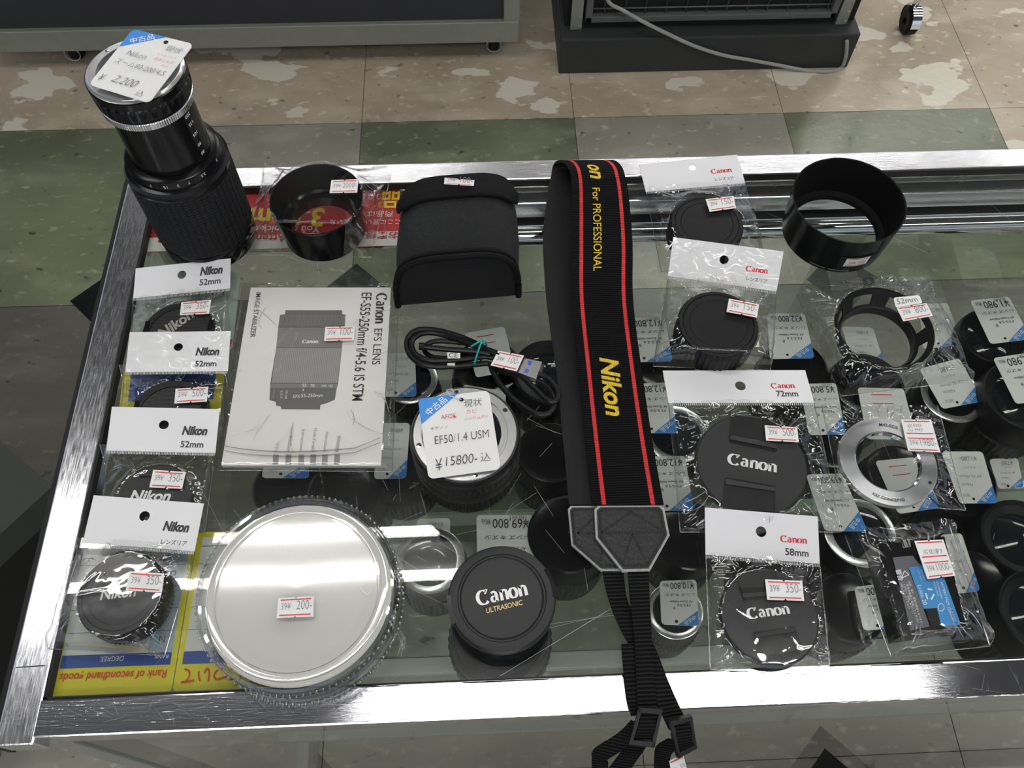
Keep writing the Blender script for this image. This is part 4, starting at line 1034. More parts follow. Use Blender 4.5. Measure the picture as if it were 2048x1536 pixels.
# ------------------------------------------------------------------ camera strap
def smooth_rows(rows, k=6):
    """Catmull-Rom through rows of vectors"""
    out = []
    for i in range(len(rows)-1):
        p0, p1, p2, p3 = rows[max(i-1, 0)], rows[i], rows[i+1], rows[min(i+2, len(rows)-1)]
        for s in range(k):
            t_ = s/k; out.append([.5*((2*b)+(c-a_)*t_+(2*a_-5*b+4*c-d)*t_*t_+(3*b-a_-3*c+d)*t_**3) for a_, b, c, d in zip(p0, p1, p2, p3)])
    out.append(rows[-1]); return out
up_rows = [(1010, 1185, 1327, .0060), (880, 1171, 1304, .0075), (740, 1157, 1283, .0105), (602, 1144, 1266, .0165), (493, 1143, 1265, .0225), (415, 1144, 1259.5, .0275), (372, 1144, 1254, .0300), (350, 1142, 1249, .0305)]
lo_l = [(350, 1103, .003), (372, 1098, .0025), (446, 1088, .0015), (493, 1086, .0015), (602, 1093, .0015), (740, 1112, .0015), (880, 1126, .0015), (1010, 1138, .0015)]
up = [[P(L_, v, z), P(R_, v, z)] for v, L_, R_, z in up_rows]
wv = [b-a_ for a_, b in up]
lo = []
for i, (v, L_, z) in enumerate(lo_l):
    p = P(L_, v, z); w_ = wv[len(wv)-1-i].copy(); w_.z = 0; lo.append([p, p+w_])
ua, ub = up[-1]; la, lb = lo[0]; fold = []
for i in range(1, 8):
    k = PI*i/8; f = .5-.5*math.cos(k); bu = math.sin(k)*.015
    fold.append([ua.lerp(la, f)+Vector((0, bu, 0)), ub.lerp(lb, f)+Vector((0, bu, 0))])
sc = (0, .13, .19, .82, .88, 1)
S = Vector(((up[2][0]+up[2][1])/2).to_tuple()); S.z = ZT
t = thing('camera_strap', 'black camera strap with red stripes and yellow lettering, folded double across the counter', 'strap', S)
allr = smooth_rows(up)[:-1]+smooth_rows([up[-1]]+fold+[lo[0]], 3)[:-1]+smooth_rows(lo)
a = MB()
a.ribbon([r_[0] for r_ in allr], [r_[1] for r_ in allr], .0018, 'leather', sc, ['strap_cloth', 'red_thread', 'strap_cloth', 'red_thread', 'strap_cloth'])
band = a.build('band', t)
b_ = MB(); lrows = smooth_rows(lo)          # stitching along the lining's edge
for i in range(len(lrows)-1):
    for k in range(3):
        p0, p1 = [lrows[i][0].lerp(lrows[i+1][0], f)+(lrows[i][1]-lrows[i][0]).normalized()*.0035+Vector((0, 0, .0011)) for f in ((k+.1)/3, (k+.75)/3)]
        d = (p1-p0).normalized().cross(Vector((0, 0, 1)))*.00022; b_.flat([p0-d, p1-d, p1+d, p0+d], 'void_black')
b_.build('edge_stitching', band)
# embroidery: mapped along the upper layer
ur = smooth_rows(up)
cum = [0.0]
for i in range(1, len(ur)): cum.append(cum[-1]+((ur[i][0]+ur[i][1])/2-(ur[i-1][0]+ur[i-1][1])/2).length)
def on_strap(d, s_):
    """d: distance from the front end; s_: 0 left .. 1 right"""
    d = max(0, min(cum[-1]-1e-6, d)); i = max(k for k in range(len(cum)-1) if cum[k] <= d); f = (d-cum[i])/(cum[i+1]-cum[i])
    L_ = ur[i][0].lerp(ur[i+1][0], f); R_ = ur[i][1].lerp(ur[i+1][1], f)
    nr = (R_-L_).cross(ur[i+1][0]-ur[i][0]).normalized(); nr = nr if nr.z > 0 else -nr
    return L_.lerp(R_, s_)+nr*.0013
def d_of(v):
    best = min(range(len(cum)), key=lambda i: abs(ProjV((ur[i][0]+ur[i][1])/2)-v)); return cum[best]
def ProjV(p):
    d = p-CAM; return CY+F_PX*d.dot(DOWN)/d.dot(FWD)
WS = wv[2].length
def stitch(s_, v0, v1, s_base, hs, off_, shear, par):
    d0, d1 = d_of(v0), d_of(v1); vs, fs, w = tmesh(s_, off_, shear); k = (d0-d1)/w
    b = MB(); b.add([on_strap(d0-x*k, s_base+y*k*hs/WS) for x, y in vs], fs, 'yellow_thread'); b.build('embroidered_lettering', par)
stitch('Nikon', 715, 825, .36, 1.0, .03, .22, band); stitch('For PROFESSIONAL', 377, 540, .36, 1.0, .006, 0, band)
# the word running over the bend
d0 = 0
def on_fold(d, s_):
    acc = 0
    pts = [up[-2], up[-1]]+fold
    for i in range(len(pts)-1):
        m0 = (pts[i][0]+pts[i][1])/2; m1 = (pts[i+1][0]+pts[i+1][1])/2; l = (m1-m0).length
        if acc+l >= d or i == len(pts)-2:
            f = (d-acc)/l; L_ = pts[i][0].lerp(pts[i+1][0], f); R_ = pts[i][1].lerp(pts[i+1][1], f); nr = (R_-L_).cross(m1-m0).normalized()
            return L_.lerp(R_, s_)+nr*.0013
        acc += l
vs, fs, w = tmesh('on', .03, .22); k = .018/w
a = MB(); a.add([on_fold(.024-x*k, .36+y*k/WS) for x, y in vs], fs, 'yellow_thread'); a.build('embroidered_lettering', band)
ct = crop(1020, 640, 2.844)
def tab(pts, z, st, nm):
    a = MB(); w = [P(*p, z) for p in pts]; c = sum(w, Vector((0, 0, 0)))/len(w)
    a.prism(w, .0022, 'worn_edge'); a.prism([c.lerp(p, .935)+Vector((0, 0, .0005)) for p in w], .001, 'tab_leather')
    ins = [c.lerp(p, .86)+Vector((0, 0, .0008)) for p in w]
    def dash(p, q_):
        l = (q_-p).length; k = max(2, int(l/.0017)); d = (q_-p).normalized().cross(Vector((0, 0, 1)))*.0007
        for i in range(k):
            a0, a1 = p.lerp(q_, i/k), p.lerp(q_, (i+.65)/k); a.flat([a0-d, a1-d, a1+d, a0+d], 'void_black')
    for i in range(len(ins)): dash(ins[i], ins[(i+1) % len(ins)])
    for p, q_ in st: dash(P(*p, z+.0007), P(*q_, z+.0007))
    return a.build(nm, t)
tab(ct((330, 1075), (345, 1058), (600, 1058), (690, 1200), (640, 1428), (520, 1428), (350, 1280)), .0042, [ct((385, 1212), (470, 1130)), ct((385, 1212), (480, 1212)), ct((525, 1310), (512, 1380))], 'leather_tab')
tab(ct((480, 1078), (500, 1058), (858, 1055), (878, 1075), (908, 1225), (795, 1428), (640, 1432), (488, 1240)), .0080, [ct((520, 1208), (690, 1090)), ct((690, 1090), (868, 1198)), ct((520, 1208), (868, 1206)), ct((640, 1390), (695, 1215)), ct((695, 1215), (780, 1385))], 'leather_tab')
def web(rows, nm='webbing', th=.0016):
    a = MB(); rr = smooth_rows([[P(l, v0, z), P(r_, v1, z2)] for l, v0, r_, v1, z, z2 in rows], 5); a.ribbon([r_[0] for r_ in rr], [r_[1] for r_ in rr], th, 'webbing'); return a.build(nm, t)
web([(1204, 1140, 1246, 1140, .003, .003), (1212, 1180, 1250, 1175, .002, .002), (1226, 1225, 1258, 1210, .0015, .0015), (1246, 1268, 1285, 1245, .0015, .0015), (1272, 1315, 1310, 1295, .0015, .0015), (1298, 1372, 1332, 1352, .002, .002), (1322, 1425, 1356, 1408, .002, .001), (1338, 1460, 1374, 1444, -.002, -.002)])
web([(1255, 1138, 1297, 1138, .0065, .0065), (1260, 1200, 1299, 1198, .005, .005), (1269, 1282, 1304, 1282, .0045, .0045), (1272, 1350, 1308, 1350, .0045, .0045), (1274, 1412, 1313, 1414, .004, .004), (1268, 1460, 1310, 1464, .001, .001)])
web([(1243, 1288, 1268, 1286, .0035, .0035), (1244, 1310, 1270, 1308, .0030, .0030), (1248, 1350, 1275, 1348, .0025, .0025), (1255, 1400, 1280, 1398, .0025, .0025), (1262, 1432, 1286, 1430, .001, .001)])
web([(1262, 1440, 1296, 1462, .0, .0), (1236, 1466, 1262, 1490, -.006, -.006), (1190, 1496, 1214, 1520, -.014, -.014), (1184, 1515, 1216, 1526, -.020, -.020), (1184, 1550, 1216, 1552, -.028, -.028)])
web([(1262, 1475, 1300, 1480, -.004, -.004), (1245, 1500, 1278, 1514, -.012, -.012), (1215, 1540, 1248, 1556, -.022, -.022)])
web([(1336, 1478, 1368, 1486, -.006, -.006), (1312, 1494, 1344, 1506, -.012, -.012), (1308, 1520, 1340, 1528, -.020, -.020), (1308, 1552, 1340, 1556, -.026, -.026)])
def buckle(pts, z, nm='buckle'):
    q = PQ(pts, z); a = MB(); w, h = q.w, q.h; fr = w*.13
    for x0, y0, x1, y1, l in ((0, 0, fr, h, .0035), (w-fr, 0, w, h, .0035), (0, 0, w, fr*1.6, .0035), (0, h-fr*1.6, w, h, .0035), (0, h*.43, w, h*.57, .0018)):
        a.prism([q.at(x0, y0, l), q.at(x1, y0, l), q.at(x1, y1, l), q.at(x0, y1, l)], .0038, 'black_satin')
    b = a.build(nm, t); a = MB(); rows = []
    for i in range(9): 
        y = h*(.16+.68*i/8); l = .0018+.0016*math.sin(PI*i/8); rows.append([q.at(w*.16, y, l), q.at(w*.84, y, l)])
    a.grid(rows, 'webbing', False); a.build('threaded_webbing', b)
buckle([(1278, 1412), (1324, 1416), (1308, 1492), (1256, 1486)], (.008, .008, .000, .000))
buckle([(1336, 1438), (1380, 1428), (1390, 1492), (1352, 1512)], (.005, .005, -.006, -.006))
price_label(t, PQ([(1338, 1522), (1366, 1508), (1376, 1548), (1346, 1560)], -.016), 0, ('39¥', '500'))

# ------------------------------------------------------------------ USB cable
cu = crop(780, 620, 3.49)
def spl(pts, k=7):
    o = smooth_rows([[Vector(p)] for p in pts], k); return [r_[0] for r_ in o]
def cpath(pts, z): return spl([P(*cu(p[:2])[0], p[2] if len(p) > 2 else z) for p in pts])
U0 = P(935, 716, 0)
t = thing('usb_cable', 'coiled black cable with a white-stickered metal plug, tied with a green twist tie', 'cable', Vector((U0.x, U0.y, ZT)))
a = MB(); rc = .0021
a.tube(cpath([(900, 420, .010), (800, 340, .010), (690, 285, .010), (560, 215), (420, 165), (290, 138), (190, 142), (130, 185), (118, 250), (145, 320), (210, 372), (320, 395), (450, 392), (590, 380), (690, 375), (720, 430), (770, 520), (860, 620), (970, 700), (1060, 732), (1125, 705), (1148, 640), (1120, 560), (1040, 500), (960, 465), (900, 440)], .005), rc, 'cable', 10)
a.tube(cpath([(880, 380, .009), (740, 300, .009), (560, 240, .008), (390, 178, .006), (260, 158, .006), (180, 185), (150, 240), (180, 310), (270, 350), (420, 352), (560, 340), (700, 330), (880, 430), (1000, 540), (1090, 625), (1150, 640), (1172, 580), (1130, 505), (1060, 455), (980, 430)], .0075), rc, 'cable', 10)
a.tube(cpath([(860, 370), (700, 310), (580, 245), (440, 222), (320, 218), (255, 245), (245, 290), (300, 330), (420, 338), (560, 325), (680, 320), (800, 380), (940, 470)], .0032), rc*.9, 'cable', 10)
a.tube(cpath([(215, 255), (330, 268), (460, 280), (600, 290), (700, 310)], .0105), rc*.95, 'cable', 10); a.build('cord', t)
a = MB(); pp = cpath([(203, 253), (222, 254), (245, 258)], .0105); a.tube(pp, .0027, 'black_rubber', 12); a.build('end_sleeve', t)
a = MB(); pp = [P(*cu((x, y))[0], z) for x, y, z in ((600, 395, .002), (590, 375, .0085), (602, 330, .0125), (618, 280, .0145), (632, 240, .0155), (650, 215, .0145), (668, 225, .012), (672, 245, .008), (655, 300, .001), (620, 390, .0005))]
a.tube(spl(pp, 5), .0007, 'teal', 8, closed=False); pp = [P(*cu((x, y))[0], z) for x, y, z in ((565, 255, .014), (600, 235, .0155), (645, 210, .0158), (662, 228, .015))]; a.tube(spl(pp, 5), .0007, 'teal', 8); a.build('twist_tie', t)
def slab(pts, z, th, mat, nm, par, bev=0):
    a = MB(); a.prism([P(*p, z) for p in pts], th, mat); return a.build(nm, par)
pl = slab(cu((745, 278), (945, 322), (890, 440), (700, 385)), .0115, .0078, 'black_satin', 'plug_body', t)
sh = slab(cu((935, 335), (1060, 362), (1018, 482), (886, 432)), .0105, .0045, 'satin_metal', 'plug_shell', t)
a = MB(); 
for p in (((968, 352), (992, 358), (984, 385), (960, 378)), ((948, 408), (970, 415), (962, 440), (938, 432))): a.pflat(cu(*p), .0107, 'usb_blue')
a.build('contact_window', sh)
slab(cu((1040, 372), (1076, 380), (1062, 440), (1030, 430)), .0075, .0025, 'chrome', 'second_plug_shell', t)
a = MB(); z_ = .0118; a.pflat(cu((398, 295), (490, 300), (490, 338), (402, 338)), .0132, 'label'); a.ptext('CE', *cu((410, 330), (470, 332)), .0133, 'dark_ink', 1); a.build('approval_label', t)
a = MB(); pp = [P(*cu(p)[0], .005) for p in ((402, 386), (428, 386), (455, 386))]; a.tube(pp, .0025, 'label', 12); a.build('white_band', t)
price_label(t, cu((755, 285), (935, 320), (885, 430), (702, 388)), .0118, ('39¥', '100-'))

# ------------------------------------------------------------------ flat signs under the glass
zs = -.0078
def upside(a, s_, u0, v, u1, z, mat, hs, off_=0.006, shear=0, v2=None): a.ptext(s_, (u1, v if v2 is None else v2), (u0, v), z, mat, hs, off_, shear)
def plane_card(name, label, cat, quad, z, mat, group=None, r=.002):
    q = PQ(quad, z); t = thing(name, label, cat, sum((q.tl, q.tr, q.br, q.bl), Vector((0, 0, 0)))/4-Vector((0, 0, .001)), group)
    a = MB(); a.prism([q.at(x, y, 0) for x, y in q.rounded(r)], .0008, mat); return t, a, q
cs = crop(240, 330, 3.413)
t, a, q = plane_card('notice_sign', 'long red and white sign with upside-down lettering under the glass at the rear', 'sign', [(278, 383), (800, 376), (797, 491), (272, 504)], zs, 'sign_red')
L = zs+.0002
a.pflat([(279, 476), (797, 462), (797, 491), (272, 504)], L, 'white_ink')
for s_, u0, u1, v, mt, hs, of in (('お客様へお', 690, 796, 488, 'sign_red', 1.0, .01), ('Attention', 470, 575, 493, 'sign_red', 1.0, .02), ('R', 315, 328, 497, 'sign_red', 1, .01)): upside(a, s_, u0, v-24, u1, L+.0002, mt, hs, of)
for s_, u0, u1, v, mt, hs, of in (('ここに置いてご覧いた', 660, 800, 440, 'white_ink', 1, .004), ('You can pick up to', 470, 640, 452, 'white_ink', 1.1, .008), ('商品は', 735, 786, 423, 'white_ink', 1, .004), ('3 items', 478, 650, 418, 'bright_yellow', 1.1, .03), ('品', 765, 800, 386, 'bright_yellow', 1.2, .02), ('3点まで', 700, 760, 388, 'white_ink', 1, .0)): upside(a, s_, u0, v, u1, L, mt, hs, of)
a.build('printed_board', t)
def rank(label, quad, title, heads, lines, other):
    t, a, q = plane_card('rank_card', label, 'sign', quad, zs, 'sign_yellow', None, .002); w, h = q.w, q.h
    q.rect(a, w*.045, h*.155, w*.955, h*.965, 'card_matt', .0002); q.rect(a, w*.045, h*.155, w*.955, h*.23, 'deep_blue', .0004)
    q.rect(a, w*.75, h*.23, w*.955, h*.965, 'pale_blue', .0003)
    for k in (.36, .50, .64, .78, .90): q.rect(a, w*.045, h*k, w*.955, h*k+.0003, 'dark_ink', .0005)
    # the card is read from the far side: its own top is towards us
    def rt(s_, x1, y, wd, mat, hs, off_, sh): a.text(s_, None, None, None, mat, width=wd*w, hs=hs, off=off_, shear=sh, fn=lambda x, yy: q.at(x1*w-x, y*h-yy, .0006))
    rt(title, .94, .125, .88, 'vermilion', 1.15, .012, .12 if other else 0)
    for s_, x1, wd in heads: rt(s_, x1, .215, wd, 'white_ink', 1, 0, 0)
    for s_, x1, y, wd in lines: rt(s_, x1, y, wd, 'dark_ink', 1.1, 0, 0)
    a.build('printed_board', t)
rank('yellow-bordered rank table with red English heading, in the front left corner under the glass', [(163, 1066), (394, 1064), (343, 1382), (98, 1393)], 'Rank of secondhand goods', [('RANK', .93, .12), ('DEGREE', .56, .19)], [('Unopened item', .73, .34, .32), ('Excellent item in which scratches', .73, .47, .58), ('are hardly visible', .73, .60, .34), ('Good item with scratches', .73, .74, .44), ('Junk item', .73, .93, .20), ('N', .88, .33, .05), ('A', .88, .60, .05), ('B', .88, .74, .05), ('C', .88, .93, .05)], True)
rank('yellow-bordered rank table with red Japanese heading, under the big clear case', [(397, 1064), (628, 1060), (590, 1372), (345, 1382)], 'ランクについて', [('ランク', .93, .12), ('程度', .56, .12)], [('未開封品', .73, .34, .2), ('新品同様', .73, .47, .2)], False)
t, a, q = plane_card('shop_card', 'yellow card with a blue panel, under the second bag of the left column', 'card', [(247, 742), (449, 738), (440, 832), (236, 838)], zs, 'sign_yellow')
q.rect(a, q.w*.08, q.h*.35, q.w*.92, q.h*.95, 'deep_blue', .0002); q.text(a, 'ポイントカード', q.w*.9, q.h*.6, -q.w*.7, 'pale_blue', -1, 0, 0, .0004); a.build('printed_face', t)
t, a, q = plane_card('shop_card', 'pale grey rounded card under the glass below the zoom lens, beside the rearmost bag', 'card', [(282, 546), (482, 544), (464, 702), (258, 708)], zs, 'pale_green', None, .005)
q.text(a, 'HAYATA', q.w*.86, q.h*.70, -q.w*.6, 'grey_ink', -1, .01, 0, .0003); q.rect(a, q.w*.9, q.h*.05, q.w*.99, q.h*.14, 'sign_red', .0003); a.build('printed_face', t)

# ------------------------------------------------------------------ lenses on the shelf inside
def shelf_lens(u, v, r, top, label, style=0):
    c = P(u, v, top); c.z = ZT+ZS; h = top-ZS
    t = thing('used_lens', label, 'lens', c, 'used lenses on the shelf inside the counter')
    a = MB(); kn = lambda i, j: (-.0008 if j % 4 < 2 else 0) if i in (3, 4) else 0
    a.lathe(c, [(r*.9, 0), (r*.96, .001), (r*.96, h*.3), (r, h*.32), (r, h*.62), (r*.95, h*.64), (r*.93, h*.92), (r*.9, h)], 'black_satin', 160, kn, caps=(True, False)); a.build('barrel', t)
    if style == 0:
        a = MB(); a.lathe(c, [(r*.9, h), (r*.86, h+.0006), (r*.70, h+.0006), (r*.69, h-.004)], 'aluminium', 64); a.build('mount_ring', t)
        a = MB(); a.lathe(c, [(r*.69, h-.004), (r*.45, h-.006), (.0001, h-.004)], 'lens_glass', 48); a.build('rear_element', t)
    elif style == 1:
        a = MB(); a.lathe(c, [(r*.9, h), (r*.86, h+.001), (r*.84, h), (r*.60, h-.002), (.0001, h-.002)], 'black_gloss', 64); a.build('rear_cap', t)
    else:
        a = MB(); a.lathe(c, [(r*.9, h), (r*.87, h+.001), (r*.80, h-.003), (r*.62, h-.006)], 'black_satin', 64); a.build('front_rim', t)
        a = MB(); a.lathe(c, [(r*.62, h-.006), (r*.3, h-.001), (.0001, h)], 'lens_glass', 48); a.build('front_element', t)
    return t
for u, v, r, top, st, lab in (
    (975, 735, .037, -.205, 1, 'black lens seen through the glass below the cable plug, under a red-ruled tag'),
    (962, 868, .033, -.205, 1, 'black lens under the glass behind the short lens, in front of the cable coil'),
    (1098, 742, .040, -.200, 2, 'black lens under the glass at the left edge of the strap, beside the cable'),
    (1102, 905, .036, -.205, 1, 'black lens under the glass left of the strap, below the cable loop'),
    (1137, 1068, .040, -.195, 1, 'large black lens under the glass at the left leather tab of the strap'),
    (1000, 1262, .045, -.190, 2, 'wide lens under the glass behind the gold-lettered cap'),
    (1350, 1222, .027, -.205, 0, 'lens under the glass right of the webbing, beneath the 10,800 tag'),
    (1330, 730, .034, -.205, 1, 'black lens under the glass right of the strap, at the rear 12,800 tag'),
    (1352, 868, .034, -.205, 0, 'black lens under the glass right of the strap, between two 12,800 tags'),
    (1378, 1070, .036, -.200, 1, 'black lens under the glass between the strap tabs and the wide bag'),
    (1590, 735, .036, -.205, 1, 'black lens under the glass beneath the 32,800 tag'),
    (1660, 880, .034, -.205, 1, 'black lens under the glass between the wide bag and the silver ring'),
    (1720, 1065, .036, -.205, 0, 'lens under the glass beneath the 39,800 tag, behind the battery'),
    (1735, 770, .040, -.200, 1, 'black lens under the glass in front of the slotted hood'),
    (1905, 790, .034, -.205, 0, 'lens with a chrome mount under the handwritten tag right of the slotted hood'),
    (1985, 672, .036, -.195, 2, 'black lens under the 1,980 tag at the right edge'),
    (2048, 790, .042, -.185, 2, 'large black lens under the 2,980 tag at the right edge'),
    (1915, 960, .040, -.205, 1, 'black lens under the handwritten 1280 tag right of the silver ring'),
    (2045, 1075, .040, -.200, 2, 'black lens at the right edge of the photo, level with the silver ring'),
    (1944, 1160, .032, -.205, 1, 'black lens under the tag beside the battery'),
    (2086, 1224, .040, -.185, 2, 'large black lens at the right edge, right of the battery'),
    (1700, 1215, .034, -.205, 1, 'black lens under the glass at the left side of the battery bag'),
    (1560, 1130, .036, -.205, 1, 'black lens under the glass behind the smaller pinch cap'),
    (820, 760, .030, -.205, 0, 'lens under the glass between the manual and the cable'),
    (800, 925, .034, -.205, 1, 'black lens under the glass left of the short lens'),
    (690, 985, .038, -.205, 1, 'black lens under the glass behind the big clear case'),
    (575, 975, .036, -.205, 1, 'black lens under the glass below the front edge of the manual'),
    (860, 1120, .034, -.205, 0, 'lens under the glass right of the big clear case'),
    (1800, 950, .034, -.210, 1, 'black lens seen through the middle of the silver ring')):
    shelf_lens(u, v, r, top, lab, st)
def rot(tl, tr, br, bl): return [br, bl, tl, tr]     # the tag's own top-left is the corner shown at the lower right
ZTG = -.197
pr = lambda price, extra='AF Zoom Nikkor', sub='レンズ キズ少': [(price, .08, .06, .64, 'dark_ink', 1.25), ('税込', .76, .07, .16, 'dark_ink', 1.3), ('(税別)', .12, .005, .3, 'mid_ink', .8), (sub, .08, .30, .78, 'dark_ink', .7), (extra, .14, .46, .62, 'dark_ink', 1.0), ('F3.5-5.6', .2, .54, .36, 'dark_ink', .8), ('B', .62, .60, .05, 'dark_ink', 1)]
ww = lambda price: [(price, .2, .10, .42, 'grey_ink', 1.2, .2), ('Nikon', .5, .62, .28, 'grey_ink', 1.1, .2), ('AF 35-70mm', .2, .46, .56, 'grey_ink', 1.1, .2), ('中玉カビ', .3, .30, .3, 'grey_ink', 1, .2), ('現状', .66, .82, .2, 'grey_ink', 1, .2)]
TG = 'blue-cornered price tags lying on the lenses inside the counter'
for lab, qd, z, pri, hand, rules in (
    ('printed white tag reading 69,800 under the glass behind the gold-lettered cap', ((953, 1030), (1067, 1030), (1069, 1172), (955, 1172)), ZTG, '¥69,800', None, 0),
    ('printed tag 12,800 right of the strap, rearmost of the three beside it', ((1240, 637), (1330, 634), (1345, 722), (1252, 725)), ZTG, '¥12,800', None, 0),
    ('printed tag 12,800 right of the strap, middle of the three beside it', ((1255, 768), (1338, 765), (1356, 866), (1270, 866)), ZTG, '¥12,800', None, 0),
    ('printed tag 12,800 right of the strap, frontmost of the three beside it', ((1282, 913), (1370, 912), (1388, 1020), (1300, 1022)), ZTG, '¥12,800', None, 0),
    ('printed tag 10,800 under the glass right of the webbing straps', ((1319, 1162), (1393, 1159), (1398, 1252), (1323, 1249)), ZTG, '¥10,800', None, 0),
    ('printed tag 32,800 under the glass behind the slotted hood bag', ((1534, 627), (1609, 627), (1629, 716), (1540, 718)), ZTG, '¥32,800', None, 0),
    ('printed tag reading 5,800 half hidden by the wide bag header', ((1600, 768), (1672, 766), (1692, 868), (1618, 870)), ZTG, '¥5,800', None, 0),
    ('printed tag 39,800 between the wide bag and the silver ring', ((1612, 949), (1685, 947), (1735, 1062), (1650, 1062)), ZTG, '¥39,800', None, 0),
    ('tag with two red rules under the glass behind the silver ring', ((1715, 775), (1807, 777), (1835, 880), (1735, 878)), ZTG, None, '', 1),
    ('handwritten tag on the chrome-mounted lens, right of the slotted hood', ((1839, 738), (1918, 716), (1967, 802), (1885, 818)), ZTG, None, '¥1480-', 0),
    ('handwritten tag just right of the slotted hood, behind the other handwritten one', ((1838, 608), (1895, 606), (1925, 689), (1846, 698)), -.21, None, '¥980-', 0),
    ('handwritten tag seen through the opening of the slotted hood', ((1683, 653), (1746, 655), (1770, 731), (1709, 736)), -.215, None, '¥1980-', 0),
    ('printed tag 1,980 at the right edge of the photo', ((1940, 601), (2018, 593), (2062, 678), (1981, 688)), -.187, '¥1,980', None, 0),
    ('printed tag 2,980 at the right edge of the photo', ((1986, 716), (2066, 704), (2116, 796), (2032, 808)), -.176, '¥2,980', None, 0),
    ('handwritten tag 1280 right of the silver ring', ((1883, 903), (1965, 903), (1995, 1006), (1920, 1007)), ZTG, None, '¥1280-', 0),
    ('tag with two red rules seen through the middle of the silver ring', ((1750, 922), (1830, 914), (1882, 1015), (1797, 1028)), -.205, None, '', 1),
    ('handwritten tag at the right side of the battery', ((1880, 1070), (1923, 1066), (1961, 1182), (1908, 1188)), ZTG, None, 'AF-S', 0),
    ('printed tag at the left side of the battery bag', ((1708, 1174), (1785, 1165), (1800, 1255), (1727, 1261)), ZTG, '¥8,800', None, 0),
    ('handwritten tag with two red rules under the cable plug', ((929, 666), (1009, 653), (1030, 740), (952, 755)), ZTG, None, '', 1),
    ('handwritten tag behind the tag of the short lens', ((926, 769), (1012, 783), (1009, 850), (930, 846)), ZTG, None, '¥2580-', 0),
    ('tag under the right edge of the manual, near the cable', ((762, 706), (830, 706), (833, 793), (764, 793)), ZTG, None, 'レンズ', 0),
    ('handwritten tag between the manual and the short lens', ((757, 846), (820, 846), (812, 956), (748, 958)), ZTG, None, '¥9800', 0),
    ('tag showing its blue corner below the front edge of the manual', ((540, 860), (612, 860), (618, 956), (523, 956)), ZTG, None, '¥5800', 0),
    ('dim tag right of the big clear case', ((835, 1038), (900, 1036), (900, 1112), (828, 1118)), -.215, None, '¥3480', 0),
    ('dim tag at the right edge of the photo, right of the 1280 tag', ((1978, 918), (2035, 915), (2048, 975), (1997, 978)), -.24, None, '¥780', 0),
    ('dim tag below the 1280 tag', ((1908, 1042), (1968, 1036), (1990, 1090), (1932, 1096)), -.25, None, '¥500', 0)):
    price_tag(lab, rot(*qd), z, printed=pr(pri) if pri else None, hand=ww(hand) if hand else None, group=TG, rules=bool(rules))

# ------------------------------------------------------------------ across the aisle
yA = 1.655
t = thing('grey_cabinet', 'low grey cabinet with a pale metal frame on casters, across the aisle on the left', 'cabinet', (-.5, yA+.2, 0))
a = MB(); a.box((-1.075, yA+.006, .10), (.068, yA+.40, .70), 'cabinet_grey', .002); a.build('panel', t)
a = MB(); a.box((-1.10, yA-.006, .058), (.096, yA+.022, .112), 'frame_grey', .002); a.build('bottom_rail', t)
for x0, x1 in ((-1.108, -1.066), (.062, .098)):
    a = MB(); a.box((x0, yA-.004, .058), (x1, yA+.024, .75), 'frame_grey', .002); a.build('upright', t)
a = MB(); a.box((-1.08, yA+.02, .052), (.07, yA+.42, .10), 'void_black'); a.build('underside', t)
for x in (-.93, .04, -1.15):
    w = MB(); rows = []
    for i in range(25):
        an = 2*PI*i/24; rows.append([Vector((x+dx, yA+.05+rr*math.cos(an), .030+rr*math.sin(an))) for dx, rr in ((-.012, .010), (-.012, .026), (-.008, .030), (.008, .030), (.012, .026), (.012, .010))])
    w.grid(rows, 'black_rubber', True); w.box((x-.016, yA+.03, .045), (x+.016, yA+.07, .06), 'dull_metal', .002)
    c_ = w.build('caster', t)
    w = MB(); w.tube([Vector((x, yA+.019, .030))+Vector((.017*math.cos(2*PI*i/24), 0, .017*math.sin(2*PI*i/24))) for i in range(24)], .0014, 'dull_metal', 6, closed=True); w.build('hub_ring', c_)
t = thing('mesh_stand', 'dark grey stand with a wire mesh front on a solid base, across the aisle', 'stand', (.52, 1.8, 0))
a = MB(); a.box((.188, 1.608, 0), (.868, 2.2, .094), 'base_grey', .004); a.build('base', t)
a = MB(); a.box((.20, 1.655, .094), (.86, 2.1, .60), 'void_black'); a.build('cabinet_body', t)
for x0 in (.211, .814):
    a = MB(); a.box((x0, 1.640, .095), (x0+.026, 1.648, .60), 'frame_grey', .001); u = a.build('upright', t)
    for z_ in (.104, .128):
        a = MB(); b_ = Vector((x0+.020, 1.640, z_))
        rows = [[b_+Vector((rr*math.cos(2*PI*k/12), -d, rr*math.sin(2*PI*k/12))) for k in range(12)] for d, rr in ((0, .0035), (.0018, .0028), (.0025, .0001))]
        a.grid(rows, 'dull_metal', True, close_u=True); a.build('rivet', u)
a = MB()
for b0, b1 in (((.243, 1.636, .115), (.808, 1.654, .130)), ((.243, 1.636, .115), (.258, 1.654, .60)), ((.793, 1.636, .115), (.808, 1.654, .60))): a.box(b0, b1, 'mesh_grey', .002)
a.build('mesh_frame', t)
a = MB()
for i in range(12): a.tube([(.285+.0455*i, 1.647, .130), (.285+.0455*i, 1.647, .60)], .0018, 'mesh_grey', 6)
for i in range(9): a.tube([(.258, 1.644, .146+.046*i), (.795, 1.644, .146+.046*i)], .0018, 'mesh_grey', 6)
a.build('wire_mesh', t)
cq = crop(1000, 0, 1.954)
def Py(u, v, y):
    d = RIGHT*((u-CX)/F_PX) + DOWN*((v-CY)/F_PX) + FWD
    return CAM + d*((y-CAM.y)/d.y)
pts = []
